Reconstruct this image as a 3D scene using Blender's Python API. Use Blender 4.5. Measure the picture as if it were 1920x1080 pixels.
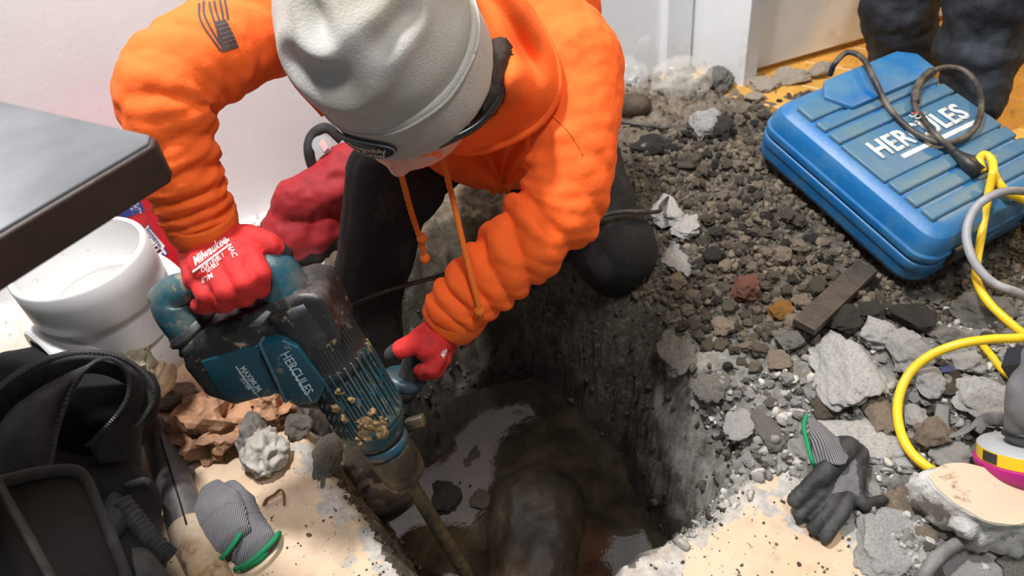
import bpy, bmesh, math, random
import numpy as np
from mathutils import Vector, Matrix, Euler
from mathutils.bvhtree import BVHTree
for o in list(bpy.data.objects): bpy.data.objects.remove(o)
SC = bpy.context.scene
COL = SC.collection
rng = np.random.RandomState(7); random.seed(7)

# ------------------------------------------------------------------ camera
FPX, CAMH = 1400.0, 1.1
TH, RO = math.radians(41.6), math.radians(8.2)
_r0 = np.array([1., 0, 0]); _u0 = np.array([0, math.sin(TH), math.cos(TH)])
CF = np.array([0, math.cos(TH), -math.sin(TH)])
CR = math.cos(RO)*_r0 - math.sin(RO)*_u0
CU = math.cos(RO)*_u0 + math.sin(RO)*_r0
CC = np.array([0, 0, CAMH])
cd = bpy.data.cameras.new('camera'); cam = bpy.data.objects.new('camera', cd); COL.objects.link(cam)
m3 = Matrix([[CR[i], CU[i], -CF[i]] for i in range(3)])
cam.matrix_world = Matrix.Translation(CC) @ m3.to_4x4()
cd.sensor_width = 36; cd.lens = FPX/1920*36; cd.clip_start = .02
cd.dof.use_dof = True; cd.dof.focus_distance = 1.15; cd.dof.aperture_fstop = 5.0
SC.camera = cam

# ------------------------------------------------------------------ light
SC.view_settings.view_transform = 'Standard'; SC.view_settings.look = 'None'
SC.view_settings.gamma = 1; SC.view_settings.use_curve_mapping = False
SC.view_settings.exposure = 0.0
w = bpy.data.worlds.new('room_light'); SC.world = w; w.use_nodes = True
w.node_tree.nodes['Background'].inputs[0].default_value = (.95, .98, 1.0, 1)
w.node_tree.nodes['Background'].inputs[1].default_value = .23
def area(name, loc, target, size, power, col):
    l = bpy.data.lights.new(name, 'AREA'); l.shape = 'DISK'; l.size = size; l.energy = power; l.color = col
    o = bpy.data.objects.new(name, l); COL.objects.link(o); o.location = loc
    o.rotation_euler = (Vector(target)-Vector(loc)).to_track_quat('-Z', 'Y').to_euler(); return o
area('work_light', (-.55, 1.15, 3.1), (-.1, 1.1, 0), .26, 118, (1, .99, .985))
area('fill_light', (.45, .05, 2.75), (0, 1.5, .2), .5, 38, (.99, .99, 1))  # added fill from an unseen source, brightens the room and back wall
area('hall_light', (2.5, 1.75, 2.1), (1.25, 2.4, .2), .3, 34, (1, .62, .22))

# ------------------------------------------------------------------ pixel helpers (1920x1080)
def ray(x, y): return CF + (x-960)/FPX*CR + (540-y)/FPX*CU
def P(x, y, d): return CC + d*ray(x, y)
def PZ(x, y, z=0.0):
    r = ray(x, y); return CC + (z-CAMH)/r[2]*r
def PL(x, y, p0, n):
    r = ray(x, y); return CC + np.dot(np.array(p0)-CC, n)/np.dot(r, n)*r
def unit(v): v = np.array(v, float); return v/np.linalg.norm(v)
def depth(p): return float(np.dot(np.array(p)-CC, CF))

# ------------------------------------------------------------------ noise
def _h(ix, iy, iz, s):
    n = (ix*374761393 + iy*668265263 + iz*2147483647 + s*1274126177) & 0xffffffff
    n = ((n ^ (n >> 13))*1274126177) & 0xffffffff
    n = ((n ^ (n >> 15))*2246822519) & 0xffffffff
    return ((n ^ (n >> 16)) & 0xffff)/32767.5 - 1
def vn(p, s=0):
    p = np.asarray(p, float); i = np.floor(p).astype(np.int64); f = p-i; u = f*f*f*(f*(f*6-15)+10)
    r = 0
    for dx in (0, 1):
        for dy in (0, 1):
            for dz in (0, 1):
                wgt = (u[..., 0] if dx else 1-u[..., 0])*(u[..., 1] if dy else 1-u[..., 1])*(u[..., 2] if dz else 1-u[..., 2])
                r = r + wgt*_h(i[..., 0]+dx, i[..., 1]+dy, i[..., 2]+dz, s)
    return r
def fbm(p, o=4, s=0, g=.5):
    r = 0; a = 1; t = 0
    p = np.asarray(p, float)
    for k in range(o):
        r = r + a*vn(p*(2.03**k)+k*11.3, s+k); t += a; a *= g
    return r/t
def sstep(a, b, x):
    t = np.clip((x-a)/(b-a), 0, 1); return t*t*(3-2*t)

# ------------------------------------------------------------------ materials
MATS = {}
def mat(name, col, rough=.6, var=0, vs=20, dirt=None, dirt_amt=.5, ds=15, bump=0, bs=60, metal=0, spec=.5, rnd=0, sheen=0,
        alpha=1, trans=0, obj=False, sub=0, coat=0, dirt2=None, d2amt=.6, d2s=40, island=False):
    """principled material: base colour, fine colour variation, one or two layers of grime, fine relief"""
    if name in MATS: return MATS[name]
    m = bpy.data.materials.new(name); m.use_nodes = True; nt = m.node_tree; N = nt.nodes; L = nt.links
    b = N['Principled BSDF']; b.inputs['Roughness'].default_value = rough; b.inputs['Metallic'].default_value = metal
    b.inputs['Specular IOR Level'].default_value = spec
    if sheen: b.inputs['Sheen Weight'].default_value = sheen; b.inputs['Sheen Roughness'].default_value = .4
    if trans: b.inputs['Transmission Weight'].default_value = trans
    if alpha < 1: b.inputs['Alpha'].default_value = alpha
    if sub: b.inputs['Subsurface Weight'].default_value = sub; b.inputs['Subsurface Radius'].default_value = (.01, .004, .002)
    if coat: b.inputs['Coat Weight'].default_value = coat
    tc = N.new('ShaderNodeTexCoord'); co = tc.outputs['Object']
    def noise(sc, det=4, ro=.6):
        n = N.new('ShaderNodeTexNoise'); n.inputs['Scale'].default_value = sc; n.inputs['Detail'].default_value = det
        n.inputs['Roughness'].default_value = ro; L.new(co, n.inputs['Vector']); return n.outputs['Fac']
    def ramp(fac, a, bb):
        r = N.new('ShaderNodeMapRange'); r.inputs['From Min'].default_value = a; r.inputs['From Max'].default_value = bb
        L.new(fac, r.inputs['Value']); return r.outputs['Result']
    def mix(fac, a, bb, mode='MIX'):
        x = N.new('ShaderNodeMix'); x.data_type = 'RGBA'; x.blend_type = mode
        for v, i in ((fac, 0), (a, 6), (bb, 7)):
            if isinstance(v, (int, float)): x.inputs[i].default_value = v
            elif isinstance(v, tuple): x.inputs[i].default_value = v+(1,)
            else: L.new(v, x.inputs[i])
        return x.outputs[2]
    c = tuple(col); cur = c
    if var:
        hi = tuple(min(1, v*(1+var)) for v in c); lo = tuple(v*(1-var) for v in c)
        cur = mix(ramp(noise(vs), .3, .7), lo, hi)
    if rnd:
        if island: g = N.new('ShaderNodeNewGeometry'); rf = g.outputs['Random Per Island']
        else: g = N.new('ShaderNodeObjectInfo'); rf = g.outputs['Random']
        hs = N.new('ShaderNodeMapRange'); hs.inputs['To Min'].default_value = 1-rnd; hs.inputs['To Max'].default_value = 1+rnd
        L.new(rf, hs.inputs['Value'])
        cur = mix(1.0, cur, hs.outputs['Result'], 'MULTIPLY')
    if dirt: cur = mix(ramp(noise(ds, 6, .65), 1-dirt_amt-.12, 1-dirt_amt+.12), cur, tuple(dirt))
    if dirt2: cur = mix(ramp(noise(d2s, 6, .7), 1-d2amt-.06, 1-d2amt+.06), cur, tuple(dirt2))
    if isinstance(cur, tuple): b.inputs['Base Color'].default_value = cur+(1,)
    else: L.new(cur, b.inputs['Base Color'])
    if bump:
        bn = N.new('ShaderNodeBump'); bn.inputs['Strength'].default_value = min(1, bump); bn.inputs['Distance'].default_value = .004*max(1, bump)
        L.new(noise(bs, 6, .65), bn.inputs['Height']); L.new(bn.outputs['Normal'], b.inputs['Normal'])
    MATS[name] = m; return m

# ------------------------------------------------------------------ object helpers
def link(name, me, m=None, parent=None, smooth=True):
    o = bpy.data.objects.new(name, me); COL.objects.link(o)
    if m is not None and not me.materials:
        for q in (m if isinstance(m, (list, tuple)) else [m]): me.materials.append(q)
    if smooth: me.polygons.foreach_set('use_smooth', [True]*len(me.polygons))
    if parent is not None: o.parent = parent; o.matrix_parent_inverse = parent.matrix_world.inverted()
    return o
def mesh(name, V, Fc):
    me = bpy.data.meshes.new(name); me.from_pydata([tuple(map(float, v)) for v in V], [], [tuple(map(int, f)) for f in Fc]); me.update(); return me
def tag(o, label, cat=None, group=None, kind=None):
    o['label'] = label
    if cat: o['category'] = cat
    if group: o['group'] = group
    if kind: o['kind'] = kind
    return o
def thing(name, loc, label, cat, group=None):
    o = bpy.data.objects.new(name, None); COL.objects.link(o); o.empty_display_size = .03
    o.location = tuple(map(float, loc)); tag(o, label, cat, group)
    bpy.context.view_layer.update(); return o
def struct(o): o['kind'] = 'structure'; return o
def frames(pts):
    pts = np.array(pts, float); n = len(pts); T = np.zeros_like(pts)
    T[1:-1] = pts[2:]-pts[:-2]; T[0] = pts[1]-pts[0]; T[-1] = pts[-1]-pts[-2]
    T /= np.linalg.norm(T, axis=1)[:, None]+1e-12
    a = np.array([0, 0, 1.]) if abs(T[0][2]) < .9 else np.array([1., 0, 0])
    A = np.zeros_like(pts); A[0] = unit(a-np.dot(a, T[0])*T[0])
    for i in range(1, n):
        v = A[i-1]-np.dot(A[i-1], T[i])*T[i]; A[i] = unit(v)
    return pts, T, A, np.cross(T, A)
def spline(ctrl, n=60):
    """Catmull-Rom through control points (any dimension)"""
    c = np.array(ctrl, float); c = np.vstack([2*c[0]-c[1], c, 2*c[-1]-c[-2]]); k = len(c)-3
    out = []
    for t in np.linspace(0, k-1e-9, n):
        i = int(t); u = t-i; a, b, d, e = c[i:i+4]
        out.append(.5*((2*b)+(-a+d)*u+(2*a-5*b+4*d-e)*u*u+(-a+3*b-3*d+e)*u**3))
    return np.array(out)
def tube_vf(pts, rad, seg=12, rfun=None, ell=None, caps=True):
    pts, T, A, B = frames(pts); n = len(pts); rad = np.broadcast_to(np.array(rad, float), (n,))
    ph = np.arange(seg)/seg*2*math.pi; V = []
    for i in range(n):
        r = rad[i]*np.ones(seg)
        if rfun is not None: r = rfun(i/(n-1), ph, r)
        ea, eb = ell if ell else (1, 1)
        V.append(pts[i]+(np.cos(ph)*r*ea)[:, None]*A[i]+(np.sin(ph)*r*eb)[:, None]*B[i])
    V = np.vstack(V); Fc = []
    for i in range(n-1):
        for j in range(seg):
            k = (j+1) % seg; Fc.append((i*seg+j, i*seg+k, (i+1)*seg+k, (i+1)*seg+j))
    if caps: Fc.append(tuple(range(seg-1, -1, -1))); Fc.append(tuple((n-1)*seg+j for j in range(seg)))
    return V, Fc
def join_vf(parts):
    V = []; Fc = []; o = 0
    for v, f in parts:
        V.append(np.array(v, float).reshape(-1, 3)); Fc += [tuple(q+o for q in t) for t in f]; o += len(V[-1])
    return np.vstack(V), Fc
def tube(name, pts, rad, m, parent=None, seg=12, **k):
    V, Fc = tube_vf(pts, rad, seg, **k); return link(name, mesh(name, V, Fc), m, parent)
def capsule_vf(a, b, ra, rb, seg=16, ell=None):
    a = np.array(a, float); b = np.array(b, float); t = unit(b-a); pts = []; rr = []
    for q in np.linspace(-90, 0, 6)[:-1]: pts.append(a+t*ra*math.sin(math.radians(q))); rr.append(max(.0004, ra*math.cos(math.radians(q))))
    for u in np.linspace(0, 1, 6): pts.append(a+(b-a)*u); rr.append(ra+(rb-ra)*u)
    for q in np.linspace(0, 90, 6)[1:]: pts.append(b+t*rb*math.sin(math.radians(q))); rr.append(max(.0004, rb*math.cos(math.radians(q))))
    return tube_vf(pts, rr, seg, ell=ell)
def ball_vf(c, ax, seg=20, rings=12):
    """ellipsoid, ax = three axis vectors scaled by radii"""
    V = []; Fc = []; ax = [np.array(a, float) for a in ax]; c = np.array(c, float)
    for i in range(rings+1):
        t = math.pi*i/rings
        for j in range(seg):
            p = 2*math.pi*j/seg; V.append(c+math.sin(t)*math.cos(p)*ax[0]+math.sin(t)*math.sin(p)*ax[1]+math.cos(t)*ax[2])
    for i in range(rings):
        for j in range(seg):
            k = (j+1) % seg; Fc.append((i*seg+j, (i+1)*seg+j, (i+1)*seg+k, i*seg+k))
    return np.array(V), Fc
def remesh(name, parts, voxel=.006, smooth=3, fac=.5):
    """fuse closed shapes into ONE continuous surface"""
    V, Fc = join_vf(parts); me = mesh(name, V, Fc); o = bpy.data.objects.new(name, me); COL.objects.link(o)
    bm = bmesh.new(); bm.from_mesh(me); bmesh.ops.recalc_face_normals(bm, faces=bm.faces); bm.to_mesh(me); bm.free()
    r = o.modifiers.new('r', 'REMESH'); r.mode = 'VOXEL'; r.voxel_size = voxel
    if smooth: s = o.modifiers.new('s', 'SMOOTH'); s.iterations = smooth; s.factor = fac
    dg = bpy.context.evaluated_depsgraph_get(); out = bpy.data.meshes.new_from_object(o.evaluated_get(dg))
    bpy.data.objects.remove(o); bpy.data.meshes.remove(me); out.name = name; return out
def subdiv(me, lv=2):
    o = bpy.data.objects.new('q', me); COL.objects.link(o); s = o.modifiers.new('s', 'SUBSURF'); s.levels = lv
    dg = bpy.context.evaluated_depsgraph_get(); out = bpy.data.meshes.new_from_object(o.evaluated_get(dg)); bpy.data.objects.remove(o); return out
def gv(me):
    a = np.zeros(len(me.vertices)*3); me.vertices.foreach_get('co', a); return a.reshape(-1, 3)
def gn(me):
    a = np.zeros(len(me.vertices)*3); me.vertices.foreach_get('normal', a); return a.reshape(-1, 3)
def sv(me, V): me.vertices.foreach_set('co', np.ascontiguousarray(V).ravel()); me.update()
def displace(me, amount): sv(me, gv(me)+gn(me)*np.asarray(amount)[:, None])
def bm_mesh(name, fn):
    bm = bmesh.new(); fn(bm); bmesh.ops.recalc_face_normals(bm, faces=bm.faces); me = bpy.data.meshes.new(name); bm.to_mesh(me); bm.free(); return me
def prism(name, outline, h, bevel=0, seg=2):
    """outline (2D) extruded 0..h along z, bevelled"""
    def f(bm):
        vs = [bm.verts.new((x, y, 0)) for x, y in outline]; fc = bm.faces.new(vs)
        r = bmesh.ops.extrude_face_region(bm, geom=[fc]); vv = [v for v in r['geom'] if isinstance(v, bmesh.types.BMVert)]
        bmesh.ops.translate(bm, verts=vv, vec=(0, 0, h))
        if bevel: bmesh.ops.bevel(bm, geom=bm.edges[:], offset=bevel, segments=seg, affect='EDGES', profile=.6)
    return bm_mesh(name, f)
def boxm(name, sx, sy, sz, bevel=0, seg=2):
    return prism(name, [(-sx/2, -sy/2), (sx/2, -sy/2), (sx/2, sy/2), (-sx/2, sy/2)], sz, bevel, seg)
def xf(me, M):
    me.transform(M); me.update(); return me
def basis(o, x, y, z):
    return Matrix([[x[i], y[i], z[i], o[i]] for i in range(3)]+[[0, 0, 0, 1]])
def lathe_vf(prof, seg=40):
    """closed profile (r,z) ring revolved round z"""
    V = []; Fc = []; n = len(prof)
    for j in range(seg):
        a = 2*math.pi*j/seg
        for r, z in prof: V.append((r*math.cos(a), r*math.sin(a), z))
    for j in range(seg):
        k = (j+1) % seg
        for i in range(n):
            q = (i+1) % n; Fc.append((j*n+i, k*n+i, k*n+q, j*n+q))
    return np.array(V), Fc
FONT = None
def text_mesh(body, size=1.0, shear=0, ext=0.0, bold=0, align='CENTER', space=1.0):
    c = bpy.data.curves.new('t', 'FONT'); c.body = body; c.size = size; c.shear = shear; c.extrude = ext; c.offset = bold; c.align_x = align; c.align_y = 'CENTER'; c.resolution_u = 3; c.space_character = space
    o = bpy.data.objects.new('t', c); COL.objects.link(o)
    dg = bpy.context.evaluated_depsgraph_get(); me = bpy.data.meshes.new_from_object(o.evaluated_get(dg)); bpy.data.objects.remove(o); bpy.data.curves.remove(c)
    bm = bmesh.new(); bm.from_mesh(me); bmesh.ops.triangulate(bm, faces=bm.faces); bm.to_mesh(me); bm.free(); return me
def bvh_of(*objs):
    V = []; Fc = []; o = 0
    for ob in objs:
        me = ob.data; M = ob.matrix_world
        V += [M @ v.co for v in me.vertices]; Fc += [tuple(i+o for i in p.vertices) for p in me.polygons]; o = len(V)
    return BVHTree.FromPolygons(V, Fc)
def lay_on(me, bvh, cut=.006, off=.0008, maxedge=None):
    """press a flat print lying in front of a surface onto that surface"""
    bm = bmesh.new(); bm.from_mesh(me)
    for _ in range(5):
        es = [e for e in bm.edges if e.calc_length() > cut]
        if not es: break
        bmesh.ops.subdivide_edges(bm, edges=es, cuts=1, use_grid_fill=False); bmesh.ops.triangulate(bm, faces=bm.faces)
    for v in bm.verts:
        d = (v.co-Vector(CC)).normalized(); hit = bvh.ray_cast(Vector(CC), d)
        if hit[0] is not None and abs((hit[0]-v.co).length) < .25: v.co = hit[0]-d*off*2
    out = bpy.data.meshes.new('print'); bm.to_mesh(out); bm.free(); return out
def pix_map(me, origin, ex, ey, d):
    """flat mesh -> plane in front of camera given pixel origin and pixel axes, at distance d"""
    V = gv(me); px = origin[0]+V[:, 0]*ex[0]+V[:, 1]*ey[0]; py = origin[1]+V[:, 0]*ex[1]+V[:, 1]*ey[1]
    sv(me, np.array([P(a, b, d) for a, b in zip(px, py)])); return me
def poly_sd(pts, poly):
    """signed distance, positive inside"""
    poly = np.array(poly); d = np.full(len(pts), 1e9); ins = np.zeros(len(pts), bool); n = len(poly)
    for i in range(n):
        a = poly[i]; b = poly[(i+1) % n]; ab = b-a; t = np.clip(((pts-a)@ab)/(ab@ab), 0, 1)
        d = np.minimum(d, np.linalg.norm(pts-(a+t[:, None]*ab), axis=1))
        c = (a[1] > pts[:, 1]) != (b[1] > pts[:, 1])
        ins ^= c & (pts[:, 0] < (b[0]-a[0])*(pts[:, 1]-a[1])/(b[1]-a[1]+1e-12)+a[0])
    return np.where(ins, d, -d)
# ================================================================== GROUND
def pzl(l, z=0): return [PZ(x, y, z)[:2] for x, y in l]
HOLE = pzl([(585, 640), (560, 760), (610, 850), (665, 930), (715, 1000), (760, 1070), (770, 1130), (1110, 1130), (1150, 1050), (1230, 1010), (1330, 960),
            (1395, 880), (1400, 790), (1330, 740), (1270, 680), (1240, 600), (1150, 560), (1020, 480), (930, 400), (830, 420), (720, 500), (640, 560)])
SLABL = pzl([(380, 360), (560, 400), (600, 470), (590, 640), (555, 740), (590, 850), (650, 930), (700, 1000), (745, 1080), (770, 1300), (-500, 1300), (-700, 300)])
SLABR = pzl([(1110, 1300), (1130, 1090), (1230, 1040), (1300, 1000), (1400, 930), (1445, 885), (1480, 870), (1500, 940), (1620, 1000), (1700, 1080), (1780, 1300)])
def terrain(X, Y):
    p2 = np.stack([X, Y], -1); p3 = np.stack([X, Y, 0*X], -1)
    n1 = fbm(p3*5, 4, 1); n2 = fbm(p3*22, 4, 5); n3 = fbm(p3*60, 3, 9)
    sl = np.maximum(poly_sd(p2, SLABL), poly_sd(p2, SLABR))+.018*n2+.02*n1
    slab = sstep(-.012, .004, sl)
    hd = poly_sd(p2, HOLE)+.025*n1+.02*n2
    wdt = np.where(X > .12, .16, .10)
    right = sstep(.02, .2, X-.12+.2*(Y-.9))
    wdt = .09+.1*right
    hole = sstep(-.02, wdt, hd)
    dirt = .022*n1+.02*n2+.012*n3+.01
    mound = .10*np.exp(-(((X-.55)/.3)**2+((Y-1.3)/.3)**2))+.05*np.exp(-(((X-.75)/.25)**2+((Y-.85)/.3)**2))+.06*np.exp(-(((X-.35)/.25)**2+((Y-1.75)/.25)**2))
    kz = .156-.118*(X-.568)+.209*(Y-1.408)
    ka = (X-.568)*.411-(Y-1.408)*.911; kb = (X-.568)*.911+(Y-1.408)*.411
    kd = np.minimum(np.minimum(ka+.01, .47-ka), np.minimum(kb-.05, .42-kb)); kin = sstep(-.16, .0, kd)
    clod = .012*np.abs(vn(p3*34, 3))+.010*np.abs(vn(p3*70, 4))
    z = slab*(.0012*n3+.002*n1)+(1-slab)*(dirt+mound+clod-.012)
    z = z*(1-kin)+np.minimum(kz-.03+.3*dirt, kz-.012)*kin
    deep = -.43+.06*n1+.05*n2+.03*n3
    z = z*(1-hole)+deep*hole
    z += hole*(1-hole)*4*(.035*n1+.045*n2+.02*n3)
    return z, slab*(1-sstep(.0, .02, hd)), hole, hd, sl
NX, NY = 560, 560
gx = np.linspace(-1.75, 1.75, NX); gy = np.linspace(.30, 2.75, NY)
GX, GY = np.meshgrid(gx, gy)
Xf, Yf = GX.ravel(), GY.ravel()
Zf, SLABM, HOLEM, HD, SLD = terrain(Xf, Yf)
ZG = Zf.reshape(NY, NX)
def hz(x, y):
    i = int(np.clip(round((x+1.75)/3.5*(NX-1)), 0, NX-1)); j = int(np.clip(round((y-.3)/2.45*(NY-1)), 0, NY-1)); return float(ZG[j, i])
def ground(px, py):
    """point of the ground seen at a pixel"""
    r = ray(px, py); Q = CC+TS[:, None]*r
    i = np.clip(np.round((Q[:, 0]+1.75)/3.5*(NX-1)).astype(int), 0, NX-1); j = np.clip(np.round((Q[:, 1]-.3)/2.45*(NY-1)).astype(int), 0, NY-1)
    b = np.nonzero(Q[:, 2] < ZG[j, i])[0]
    return Q[b[0]] if len(b) else PZ(px, py)
TS = np.arange(.6, 4, .004)
p3 = np.stack([Xf, Yf, Zf], -1)
ov = .012*np.stack([fbm(p3*26+5, 3, 31), fbm(p3*26+9, 3, 37), 0*Xf], -1)*(HOLEM*(1-HOLEM)*4)[:, None]
GV = p3+ov
quad = np.array([(j*NX+i, j*NX+i+1, (j+1)*NX+i+1, (j+1)*NX+i) for j in range(NY-1) for i in range(NX-1)])
_wa = PZ(470, 408); _wb = PZ(1240, 142); _w = unit(_wb-_wa); _n = np.array([_w[1], -_w[0]])
qc = GV[quad].mean(1)
keep = ((qc[:, :2]-_wa[:2])@_n > -.03) | (qc[:, 0] > .56)
_h0 = PZ(1400, 175)[:2]; _h1 = PZ(1930, 290)[:2]; _hn = np.array([-(_h1-_h0)[1], (_h1-_h0)[0]]); _hn = _hn/np.linalg.norm(_hn)
keep &= ((qc[:, :2]-_h0)@_hn < .06+.03*fbm(qc*6, 2, 3)) | (qc[:, 0] < .56)
quad = quad[keep]
fs = SLABM[quad].mean(1) > .5
def sub_mesh(name, fq):
    used = np.unique(fq); mp = -np.ones(len(GV), int); mp[used] = np.arange(len(used))
    me = bpy.data.meshes.new(name); V = GV[used]; Fq = mp[fq]
    me.vertices.add(len(V)); me.vertices.foreach_set('co', V.ravel())
    me.loops.add(len(Fq)*4); me.loops.foreach_set('vertex_index', Fq.ravel())
    me.polygons.add(len(Fq)); me.polygons.foreach_set('loop_start', np.arange(len(Fq))*4); me.polygons.foreach_set('loop_total', np.full(len(Fq), 4))
    me.update(calc_edges=True); me.validate()
    at = me.attributes.new('edge', 'FLOAT', 'POINT'); at.data.foreach_set('value', np.clip(SLD[used]*6, 0, 1).astype(np.float32))
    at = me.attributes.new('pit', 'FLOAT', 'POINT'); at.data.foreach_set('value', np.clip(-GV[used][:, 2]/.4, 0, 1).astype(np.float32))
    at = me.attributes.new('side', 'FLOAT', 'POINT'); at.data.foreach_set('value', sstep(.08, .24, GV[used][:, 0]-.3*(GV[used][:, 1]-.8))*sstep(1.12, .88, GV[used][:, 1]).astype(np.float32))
    at = me.attributes.new('dust', 'FLOAT', 'POINT'); at.data.foreach_set('value', sstep(1.15, 1.45, GV[used][:, 1]).astype(np.float32))
    dw = (GV[used][:, :2]-_wa[:2])@_n; at = me.attributes.new('back', 'FLOAT', 'POINT'); at.data.foreach_set('value', (sstep(.55, .18, dw)*sstep(1.0, .7, GV[used][:, 0])).astype(np.float32))
    return me
class NT:
    """small node-tree writer"""
    def __init__(s, name):
        s.m = bpy.data.materials.new(name); s.m.use_nodes = True; s.N = s.m.node_tree.nodes; s.L = s.m.node_tree.links; s.b = s.N['Principled BSDF']
        s.co = s.N.new('ShaderNodeTexCoord').outputs['Object']
    def noise(s, sc, det=5, ro=.6):
        n = s.N.new('ShaderNodeTexNoise'); n.inputs['Scale'].default_value = sc; n.inputs['Detail'].default_value = det; n.inputs['Roughness'].default_value = ro
        s.L.new(s.co, n.inputs['Vector']); return n.outputs['Fac']
    def attr(s, nm): a = s.N.new('ShaderNodeAttribute'); a.attribute_name = nm; return a.outputs['Fac']
    def rng(s, v, a, b, c=0., d=1.):
        r = s.N.new('ShaderNodeMapRange'); 
        for i, q in zip(('From Min', 'From Max', 'To Min', 'To Max'), (a, b, c, d)): r.inputs[i].default_value = q
        s.L.new(v, r.inputs['Value']); return r.outputs['Result']
    def math(s, op, a, b):
        x = s.N.new('ShaderNodeMath'); x.operation = op
        for i, v in enumerate((a, b)):
            if isinstance(v, (int, float)): x.inputs[i].default_value = v
            else: s.L.new(v, x.inputs[i])
        return x.outputs[0]
    def mix(s, f, a, b):
        x = s.N.new('ShaderNodeMix'); x.data_type = 'RGBA'
        for v, i in ((f, 0), (a, 6), (b, 7)):
            if isinstance(v, (int, float)): x.inputs[i].default_value = v
            elif isinstance(v, tuple): x.inputs[i].default_value = v+(1,)
            else: s.L.new(v, x.inputs[i])
        return x.outputs[2]
    def out(s, col=None, rough=None, bump=None, bs=.5, bd=.004):
        for v, n in ((col, 'Base Color'), (rough, 'Roughness')):
            if v is None: continue
            if isinstance(v, (int, float)): s.b.inputs[n].default_value = v
            elif isinstance(v, tuple): s.b.inputs[n].default_value = v+(1,)
            else: s.L.new(v, s.b.inputs[n])
        if bump is not None:
            q = s.N.new('ShaderNodeBump'); q.inputs['Strength'].default_value = bs; q.inputs['Distance'].default_value = bd
            s.L.new(bump, q.inputs['Height']); s.L.new(q.outputs[0], s.b.inputs['Normal'])
        return s.m
# painted slab: cream paint, chipped to grey concrete near the broken edge, specks of dirt, white dust toward the wall
k = NT('painted_slab')
c = k.mix(k.rng(k.noise(7), .35, .65), (.56, .40, .265), (.62, .46, .32))
chip = k.rng(k.math('ADD', k.math('MULTIPLY', k.attr('edge'), 1.0), k.rng(k.noise(18, 6), .3, .7, -.3, .3)), .16, .22)
c = k.mix(chip, k.mix(k.rng(k.noise(60), .3, .7), (.27, .25, .22), (.50, .47, .43)), c)
c = k.mix(k.rng(k.noise(45, 8, .75), .61, .66), c, (.10, .085, .06))
c = k.mix(k.math('MULTIPLY', k.rng(k.noise(16, 6, .7), .5, .62), .30), c, (.30, .22, .14))
dm = k.math('MULTIPLY', k.attr('dust'), k.rng(k.noise(9, 6, .6), .25, .5))
c = k.mix(dm, c, k.mix(k.rng(k.noise(40, 7, .7), .56, .64), (.78, .77, .75), (.12, .10, .085)))
M_SLAB = k.out(c, .62, k.noise(120, 6), .35, .003)
# dug earth
k = NT('dug_earth')
c = k.mix(k.rng(k.noise(16, 7, .7), .36, .64), (.050, .040, .028), (.165, .138, .10))
c = k.mix(k.rng(k.noise(70, 5, .7), .5, .72), c, (.33, .30, .26))
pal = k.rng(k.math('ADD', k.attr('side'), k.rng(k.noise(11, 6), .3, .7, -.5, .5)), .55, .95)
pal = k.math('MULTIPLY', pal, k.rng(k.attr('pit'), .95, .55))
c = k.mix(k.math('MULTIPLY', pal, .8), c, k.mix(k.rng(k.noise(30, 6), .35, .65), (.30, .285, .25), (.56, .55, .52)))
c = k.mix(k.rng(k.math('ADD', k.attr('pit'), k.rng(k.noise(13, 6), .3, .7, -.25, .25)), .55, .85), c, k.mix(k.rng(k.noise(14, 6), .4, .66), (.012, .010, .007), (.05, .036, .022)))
c = k.mix(k.math('MULTIPLY', k.rng(k.noise(9, 5, .6), .56, .66), .6), c, (.15, .14, .12))
c = k.mix(k.math('MULTIPLY', k.attr('back'), k.rng(k.noise(12, 5, .6), .25, .5)), c, k.mix(k.rng(k.noise(20, 6, .7), .4, .62), (.42, .35, .27), (.20, .135, .08)))
rr = k.rng(k.attr('pit'), .2, .7, .75, .38)
M_EARTH = k.out(c, rr, k.noise(90, 8, .75), .9, .012)
o = link('floor', sub_mesh('floor', quad[fs]), M_SLAB); struct(o)
tag(o, 'broken cream painted concrete slab around the dug hole')
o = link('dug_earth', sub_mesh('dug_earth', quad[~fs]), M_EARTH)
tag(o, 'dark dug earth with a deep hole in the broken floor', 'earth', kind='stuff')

# ground water in the pit
WZ = -.378
k = NT('muddy_water'); k.b.inputs['Specular IOR Level'].default_value = .5
M_WATER = k.out(k.mix(k.rng(k.noise(14, 5), .4, .6), (.020, .015, .010), (.045, .034, .022)), .06, k.noise(30, 3), .12, .003)
V = []; 
c0 = np.array([.0, .93]); 
for j in range(48):
    a = j/48*2*math.pi; r = .40+.03*math.sin(3*a)
    V.append((c0[0]+r*.9*math.cos(a), c0[1]+r*math.sin(a), WZ))
o = link('muddy_water', mesh('muddy_water', V, [tuple(range(48))]), M_WATER); tag(o, 'dark muddy water pooled at the bottom of the hole', 'water', kind='stuff')

# ================================================================== WALLS, DOOR, PLANK FLOOR
WA = PZ(470, 408); WB = PZ(1240, 142); wd = unit(WB-WA); wn = np.array([wd[1], -wd[0], 0])     # wn faces the room
M_WALL = mat('white_wall_paint', (.83, .835, .84), .55, var=.03, vs=6, bump=.12, bs=90, dirt2=(.25, .23, .2), d2amt=.295, d2s=70)
def slab_box(name, p, q, n, thick, z0, z1, m, parent=None, bevel=.0):
    """upright board from p to q (on the ground), thick behind -n"""
    L = np.linalg.norm((q-p)[:2]); me = boxm(name, L, thick, z1-z0, bevel)
    x = unit(np.array([q[0]-p[0], q[1]-p[1], 0])); y = -np.array(n); c = (np.array(p)+np.array(q))/2
    xf(me, basis((c[0]+y[0]*thick/2, c[1]+y[1]*thick/2, z0), x, y, (0, 0, 1))); return link(name, me, m, parent, smooth=False)
wl = WA-wd*3.0; wr = WB
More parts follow.
